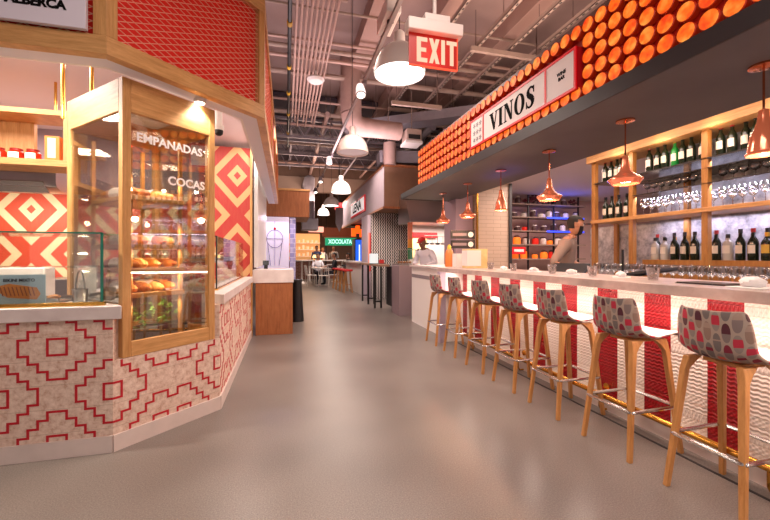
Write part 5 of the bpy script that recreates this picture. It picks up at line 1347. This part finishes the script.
# tables and chairs
WM = mat('white_furniture', 'E4DCD6', .4)
def round_table(x, y, h, label, r=.4):
    t = thing('pedestal_table', label, 'table', (x, y, 0))
    MB().lathe([(0, h-.03), (r, h-.03), (r, h), (0, h)], n=26).build('table_top', WM, t)
    MB().lathe([(.045, h-.03), (.035, h*.6), (.04, .12), (.1, .05), (.26, .02), (.27, 0), (0, 0)], n=22).build('pedestal', WM, t); return t
round_table(.68, 17.3, 1.05, 'tall white pedestal table at the left of the far seating', .42)
round_table(1.45, 16.0, .74, 'low white pedestal table in the middle of the far seating', .45)
round_table(2.35, 18.0, .74, 'low white pedestal table behind the white chairs', .45)
lt = thing('communal_table', 'long white high table in front of the far brick bar', 'table', (1.9, 18.5, 0))
MB().box(.9, 2.9, 18.3, 18.9, 1.0, 1.05).build('table_top', WM, lt, world=True)
for x in (1.1, 2.7): MB().cyl((x, 18.6, 0), (x, 18.6, 1.0), .05, 12).build('leg', WM, lt, world=True)
for k, x in enumerate((1.35, 1.72)):
    t = thing('table_lamp', ['left', 'right'][k]+' small glowing table lamp on the long white high table', 'lamp', (x, 18.6, 1.05))
    MB().lathe([(0, 0), (.05, 0), (.012, .03), (.012, .1), (0, .1)], n=12).build('base', BRASS, t); MB().lathe([(0, .1), (.11, .1), (.07, .24), (0, .24)], n=14).build('lamp_shade', emis('lamp_shade_glow_%d' % k, 'FFD080', 3), t)
cr = thing('cafe_chair', 'x', 'chair', (0, 0, 0), 0, 'white cafe chairs at the far tables')
MB().box(-.2, .2, -.2, .2, .44, .465).build('seat', WM, cr, bevel=.01)
for sx in (-1, 1):
    for sy in (-1, 1): MB().cyl((sx*.17, sy*.17, .44), (sx*.2, sy*.2, 0), .014, 8).build('leg', WM, cr)
mb = MB(); mb.tube([(-.19, .18, .45), (-.19, .22, .75), (-.15, .235, .85), (.15, .235, .85), (.19, .22, .75), (.19, .18, .45)], .014, 8); mb.build('back_frame', WM, cr)
mb = MB()
for k in range(4): mb.cyl((-.12+k*.08, .19, .45), (-.12+k*.08, .232, .85), .007, 6)
mb.build('back_spindles', WM, cr)
for i, (x, y, a, lb) in enumerate(((.98, 15.6, 100, 'left of the low middle table'), (1.45, 15.1, 175, 'in front of the low middle table'), (1.92, 15.7, -95, 'right of the low middle table'), (1.35, 16.8, 10, 'behind the low middle table'), (2.0, 17.3, 160, 'in front of the rear low table'), (2.9, 17.8, -80, 'right of the rear low table'))):
    o = cr if i == 0 else dup(cr, (0, 0, 0)); o.location = (x, y, 0); o.rotation_euler = (0, 0, R(a)); o['label'] = 'white cafe chair '+lb
ws = thing('wooden_stool', 'x', 'bar stool', (0, 0, 0), 0, 'wooden stools with red seats')
MB().lathe([(0, .72), (.17, .72), (.18, .75), (.16, .78), (0, .785)], n=18).build('seat_pad', REDP, ws)
for k in range(4):
    a = R(45+90*k); MB().cyl((.11*math.cos(a), .11*math.sin(a), .72), (.2*math.cos(a), .2*math.sin(a), 0), .016, 8).build('leg', LEGOAK, ws)
mb = MB(); mb.tube([(.165*math.cos(R(45+90*k)), .165*math.sin(R(45+90*k)), .27) for k in range(4)], .01, 6, closed=True); mb.build('foot_ring', LEGOAK, ws)
for i, (x, y, lb) in enumerate(((2.0, 12.5, 'nearest wooden stool with a red seat by the lilac pillar'), (1.95, 13.1, 'second wooden stool with a red seat beyond the lilac pillar'), (1.9, 13.7, 'third wooden stool with a red seat beyond the lilac pillar'), (1.87, 14.3, 'farthest wooden stool with a red seat'))):
    o = ws if i == 0 else dup(ws, (0, 0, 0)); o.location = (x, y, 0); o['label'] = lb
wc_ = thing('white_counter', 'white counter block beside the wooden stools', 'counter', (2.5, 13, 0))
MB().box(2.3, 2.7, 11.6, 14.8, 0, 1.0).build('body', WHITE, wc_, world=True); MB().box(2.22, 2.75, 11.55, 14.85, 1.0, 1.05).build('top', WM, wc_, world=True)

# ================================================================ PEOPLE
def seg_dist(p, a, b):
    ab = b-a; t = max(0, min(1, (p-a).dot(ab)/max(ab.length_squared, 1e-9))); return (p-(a+ab*t)).length
def person(label, loc, rz, pose, skin, hair, top, bottom, shoe, sc=1.0, hairstyle='short', beard=False, cap=None, sleeves='short', apron=None, head_turn=0, head_tilt=0, group=None):
    root = thing('person', label, 'person', loc, rz, group)
    J = dict(pelvis=((0, 0, .95), (.125, .15)), waist=((0, 0, 1.1), (.105, .135)), chest=((.01, 0, 1.28), (.115, .165)), upper=((0, 0, 1.41), (.085, .13)), neck=((0, 0, 1.5), (.055, .055)), headb=((.01, 0, 1.56), (.055, .055)))
    for s, k in ((1, 'l'), (-1, 'r')):
        J['hip'+k] = ((0, .095*s, .90), (.095, .095)); J['knee'+k] = ((.02, .1*s, .5), (.062, .062)); J['ank'+k] = ((-.01, .1*s, .09), (.04, .04)); J['toe'+k] = ((.16, .115*s, .035), (.035, .045))
        J['sho'+k] = ((0, .185*s, 1.40), (.06, .06)); J['elb'+k] = ((-.02, .25*s, 1.12), (.043, .043)); J['wri'+k] = ((.05, .25*s, .87), (.028, .028)); J['palm'+k] = ((.07, .25*s, .80), (.022, .036))
    for k, v in pose.items(): J[k] = (v, J[k][1])
    edges = [('pelvis', 'waist'), ('waist', 'chest'), ('chest', 'upper'), ('upper', 'neck'), ('neck', 'headb')]
    for k in 'lr': edges += [('pelvis', 'hip'+k), ('hip'+k, 'knee'+k), ('knee'+k, 'ank'+k), ('ank'+k, 'toe'+k), ('upper', 'sho'+k), ('sho'+k, 'elb'+k), ('elb'+k, 'wri'+k), ('wri'+k, 'palm'+k)]
    names_ = list(J); idx = {n: i for i, n in enumerate(names_)}
    def skinned(verts, eds, radii, rootv):
        me = bpy.data.meshes.new('sk'); me.from_pydata(verts, eds, []); o = bpy.data.objects.new('sk', me); C.objects.link(o)
        o.modifiers.new('s', 'SKIN'); 
        for i, r in enumerate(radii): me.skin_vertices[0].data[i].radius = r; me.skin_vertices[0].data[i].use_root = (i == rootv)
        sb = o.modifiers.new('u', 'SUBSURF'); sb.levels = 2; sb.render_levels = 2
        dg = bpy.context.evaluated_depsgraph_get(); out = bpy.data.meshes.new_from_object(o.evaluated_get(dg)); bpy.data.objects.remove(o); return out
    bodym = skinned([J[n][0] for n in names_], [(idx[a], idx[b]) for a, b in edges], [J[n][1] for n in names_], 0)
    bm = bmesh.new(); bm.from_mesh(bodym)
    # hands
    for s, k in ((1, 'l'), (-1, 'r')):
        pw_, pp = Vector(J['wri'+k][0]), Vector(J['palm'+k][0]); d = (pp-pw_).normalized()
        side = d.cross(Vector((1, 0, .2))).normalized() if abs(d.x) < .8 else Vector((0, s, 0)).normalized()
        curl = side.cross(d).normalized(); curl = curl if curl.z < 0 else -curl
        for j, (o_, l_) in enumerate(((-.027, .062), (-.009, .072), (.009, .068), (.026, .055))):
            b = pp+side*o_; vs = [b-d*.01, b+d*(.02+l_*.3), b+d*(.02+l_*.65)+curl*l_*.22, b+d*(.02+l_*.85)+curl*l_*.5]
            m_ = skinned([tuple(v) for v in vs], [(0, 1), (1, 2), (2, 3)], [(.009, .009), (.0085, .0085), (.008, .008), (.007, .007)], 0); bm.from_mesh(m_)
        b = pw_.lerp(pp, .45)+side*(-.03); vs = [b, b-side*.025+d*.02, b-side*.032+d*.045+curl*.012, b-side*.03+d*.062+curl*.022]
        m_ = skinned([tuple(v) for v in vs], [(0, 1), (1, 2), (2, 3)], [(.011, .011), (.01, .01), (.009, .009), (.008, .008)], 0); bm.from_mesh(m_)
    # head
    hb = Vector(J['headb'][0]); HM = Matrix.Translation(hb+Vector((.015, 0, .10))) @ Matrix.Rotation(R(head_turn), 4, 'Z') @ Matrix.Rotation(R(head_tilt), 4, 'Y')
    prof = [(-.122, .035, .0, .03), (-.112, .07, .02, .045), (-.09, .085, .045, .058), (-.05, .09, .07, .07), (-.01, .09, .088, .075), (.03, .092, .098, .077), (.065, .085, .096, .074), (.095, .065, .08, .06), (.113, .035, .05, .036), (.12, 0.0, 0, 0)]
    n = 18
    def headshape(target, sel, off, zmin=-1, zmax=1):
        rings = []
        for z, f, b, w_ in prof:
            if not (zmin <= z <= zmax): continue
            if f == 0: rings.append([target.verts.new(HM @ Vector((0, 0, z+off)))]); continue
            r = []
            for i in range(n):
                a = 2*PI*i/n; c_, s_ = math.cos(a), math.sin(a)
                x = (f+off)*c_ if c_ > 0 else (b+off)*c_
                if off == 0 and abs(s_) < .01 and c_ > 0:
                    if z == -.01: x += .018
                    if z == -.05: x += .012
                r.append(target.verts.new(HM @ Vector((x, (w_+off)*s_, z))))
            rings.append(r)
        for p_, q_ in zip(rings, rings[1:]):
            for i in range(n):
                i2 = (i+1) % n
                mid = (p_[i].co+p_[i2].co)/2
                if sel and not sel(HM.inverted() @ mid): continue
                if len(q_) == 1: target.faces.new([p_[i], p_[i2], q_[0]])
                else: target.faces.new([p_[i], p_[i2], q_[i2], q_[i]])
    headshape(bm, None, 0)
    for f in bm.faces: f.smooth = True
    me = bpy.data.meshes.new('body'); bm.to_mesh(me); bm.free(); me.materials.append(skin)
    body = bpy.data.objects.new('body', me); C.objects.link(body); body.parent = root; body.scale = (sc,)*3
    def child(nm_, mb, m_, rec=True, bev=0):
        o = mb.build(nm_, m_, root, recalc=rec, bevel=bev); o.scale = (sc,)*3; return o
    # face
    mb = MB(); mb.lathe([(0, -.006), (.006, -.004), (.011, .004), (.009, .016), (.004, .034), (0, .036)], HM @ Vector((.096, 0, -.03)), 8); child('nose', mb, skin)
    for s in (1, -1):
        mb = MB(); mb.blob(HM @ Vector((.083, .031*s, .012)), .010, .014, .009, n=10, m=6); child('eye', mb, WHITE)
        mb = MB(); mb.blob(HM @ Vector((.091, .031*s, .012)), .004, .006, .006, n=8, m=5); child('pupil', mb, HAIR)
        mb = MB(); mb.bar(HM @ Vector((.091, .018*s, .032)), HM @ Vector((.083, .048*s, .034)), .008, .006); child('eyebrow', mb, hair)
        mb = MB(); mb.blob(HM @ Vector((-.005, .078*s, 0)), .018, .009, .03, n=10, m=6); child('ear', mb, skin)
    mb = MB(); mb.bar(HM @ Vector((.086, -.024, -.066)), HM @ Vector((.086, .024, -.066)), .01, .009); child('mouth', mb, mat('lips', '8A4A40', .5))
    mb = MB()
    if hairstyle: headshape(mb.bm, lambda p: p.z > .06 or (p.x < -.035 and p.z > -.06), .01, -.1, 1); child('hair', mb, hair, True)
    if beard:
        mb = MB(); headshape(mb.bm, lambda p: p.x > .01 and p.z < -.03, .009, -.13, .0); child('beard', mb, hair, True)
    if cap:
        mb = MB(); headshape(mb.bm, lambda p: p.z > .04, .022, .0, 1); mb.extrude([(0, -.07), (.08, -.055), (.1, 0), (.08, .055), (0, .07)], HM @ Vector((.07, 0, .045)), HM.to_3x3() @ Vector((1, 0, 0)), HM.to_3x3() @ Vector((0, 1, 0)), (0, 0, .008)); child('cap', mb, cap)
    # clothes: offset shells over the parts of the body they cover
    segs = []
    for a, b in edges:
        g = 'top'
        if a[:3] in ('hip', 'kne') and b[:3] in ('kne', 'ank'): g = 'bottom'
        if b[:3] == 'hip': g = 'bottom'
        if b[:3] == 'toe': g = 'shoe'
        if a == 'neck' : g = 'skin'
        if a[:3] == 'elb': g = 'top' if sleeves == 'long' else 'skin'
        if a[:3] == 'wri': g = 'skin'
        rr = (J[a][1][0]+J[b][1][0])/2
        segs.append((Vector(J[a][0]), Vector(J[b][0]), g, rr))
    groups = {'top': [], 'bottom': [], 'shoe': []}
    for f in bodym.polygons:
        c_ = f.center; best = min(segs, key=lambda q: seg_dist(c_, q[0], q[1])-q[3]*.6)
        if c_.z > J['neck'][0][2]-.03 : continue
        g = best[2]
        if g in groups: groups[g].append(f)
    for g, m_, off, nm_ in (('top', top, .012, 'shirt'), ('bottom', bottom, .014, 'trousers'), ('shoe', shoe, .012, 'shoes')):
        if not groups[g]: continue
        mb = MB(); vm = {}
        for f in groups[g]:
            vs = []
            for vi in f.vertices:
                if vi not in vm: v = bodym.vertices[vi]; vm[vi] = mb.bm.verts.new(v.co+v.normal*off)
                vs.append(vm[vi])
            mb.face(vs)
        child(nm_, mb, m_, False)
    if apron:
        mb = MB(); headshape if 0 else None
        mb.extrude([(-.13, 0), (.13, 0), (.15, .4), (.08, .78), (-.08, .78), (-.15, .4)], (.155, 0, .62), (0, 1, 0), (0, 0, 1), (.006, 0, 0)); child('apron', mb, apron)
    return root
SHIRT = mat('taupe_tshirt', '8A7468', .8); NAVY = mat('dark_trousers', '2A2A34', .8); SHOE = mat('dark_shoes', '1C1A1A', .6); APR = mat('grey_apron', '6E6462', .8); WJ = mat('white_jacket', 'E8E6F0', .7)
REDCAP = mat('red_cap', 'C01C20', .6)
person('bartender with dark hair and beard in a taupe T-shirt working behind the bar', (3.38, 3.98, 0), R(-52),
       dict(elbl=(.02, .34, 1.18), wril=(.22, .24, 1.08), palml=(.29, .2, 1.07), elbr=(-.04, -.38, 1.17), wrir=(.19, -.36, 1.07), palmr=(.27, -.33, 1.06), upper=(.05, 0, 1.40), chest=(.03, 0, 1.28), shol=(.05, .185, 1.39), shor=(.05, -.185, 1.39), neck=(.09, 0, 1.49), headb=(.12, 0, 1.54)),
       SKIN, HAIR, SHIRT, NAVY, SHOE, .985, beard=True, head_turn=38, head_tilt=8)
person('cook in a red cap and white jacket bending over the end counter', (3.0, 7.75, 0), R(215),
       dict(elbl=(.05, .28, 1.14), wril=(.26, .18, 1.08), palml=(.33, .14, 1.08), elbr=(.05, -.28, 1.14), wrir=(.26, -.18, 1.08), palmr=(.33, -.14, 1.08), upper=(.08, 0, 1.38), chest=(.05, 0, 1.27), shol=(.08, .185, 1.37), shor=(.08, -.185, 1.37), neck=(.13, 0, 1.45), headb=(.17, 0, 1.49)),
       SKIND, HAIR, WJ, NAVY, SHOE, .96, cap=REDCAP, sleeves='long', head_tilt=22)
sit = dict(pelvis=(0, 0, .55), waist=(0, 0, .70), chest=(.01, 0, .88), upper=(0, 0, 1.01), neck=(0, 0, 1.10), headb=(.01, 0, 1.16))
for s, k in ((1, 'l'), (-1, 'r')):
    sit['hip'+k] = (.02, .095*s, .53); sit['knee'+k] = (.44, .11*s, .5); sit['ank'+k] = (.42, .11*s, .09); sit['toe'+k] = (.58, .12*s, .035)
    sit['sho'+k] = (0, .185*s, 1.0); sit['elb'+k] = (.08, .24*s, .76); sit['wri'+k] = (.32, .18*s, .78); sit['palm'+k] = (.39, .15*s, .78)
COATB = mat('black_coat', '1A1A22', .8); BLUES = mat('blue_shirt', '5A6CA8', .8); GREYS = mat('grey_shirt', '8A8A92', .8); BROWNH = mat('brown_hair', '4A3020', .7)
person('seated person in a black coat right of the low middle table', (2.0, 15.95, 0), R(175), sit, SKIN, HAIR, COATB, NAVY, SHOE, 1.0, sleeves='long')
person('seated person in a black coat at the rear low table', (2.88, 17.75, 0), R(180), sit, SKIND, HAIR, COATB, NAVY, SHOE, 1.0, sleeves='long')
person('seated person in a white top behind the low middle table', (1.35, 16.78, 0), R(-85), sit, SKIN, BROWNH, WJ, NAVY, SHOE, .97)
person('standing person in a blue shirt by the far brick bar', (1.55, 19.9, 0), R(-100), {}, SKIN, HAIR, BLUES, NAVY, SHOE, 1.0)
person('standing person in white behind the far brick bar', (2.05, 21.9, 0), R(-80), {}, SKIN, BROWNH, WJ, NAVY, SHOE, .98, sleeves='long')
person('standing person in grey behind the far brick bar', (2.7, 22.0, 0), R(-100), {}, SKIND, HAIR, GREYS, NAVY, SHOE, 1.02)
# ================================================================ CAMERA, WORLD
cam = bpy.data.cameras.new('camera'); co_ = bpy.data.objects.new('camera', cam); C.objects.link(co_)
co_.location = (0, 0, 1.235); co_.rotation_euler = (R(90), 0, -R(14.8))
cam.sensor_width = 36; cam.lens = 36*374/770; cam.shift_y = -4/770; cam.clip_start = .02; cam.clip_end = 100
bpy.context.scene.camera = co_
w = bpy.data.worlds.new('world'); bpy.context.scene.world = w; w.use_nodes = True
w.node_tree.nodes['Background'].inputs[0].default_value = lin('FFEDE4'); w.node_tree.nodes['Background'].inputs[1].default_value = .5
for x, y, e in ((.4, .4, 75), (1.3, 4.8, 65), (1.3, 9.2, 65), (2, 16, 110), (5, 20, 90)):
    light('AREA', 'hall_fill', (x, y, 3.5), e, 'FFEADC', 1.8, 1.8)  # unseen fills added in mid-air for overall brightness
for x, y, e in ((1.6, 8, 52), (3.5, 5.0, 62), (2.0, 3.2, 30), (1.0, 14.6, 130), (-.5, 7.2, 38)):
    light('AREA', 'ceiling_fill', (x, y, 3.3), e, 'F4DCE0' if 7 < y < 12 else 'FFDCC8', 1.6, 1.6, rot=(PI, 0, 0))  # unseen upward fills added to lift the ceiling and far bulkhead
sc_ = bpy.context.scene
sc_.view_settings.view_transform = 'Standard'; sc_.view_settings.look = 'None'; sc_.view_settings.exposure = .15; sc_.view_settings.gamma = 1
sc_.view_settings.use_curve_mapping = False
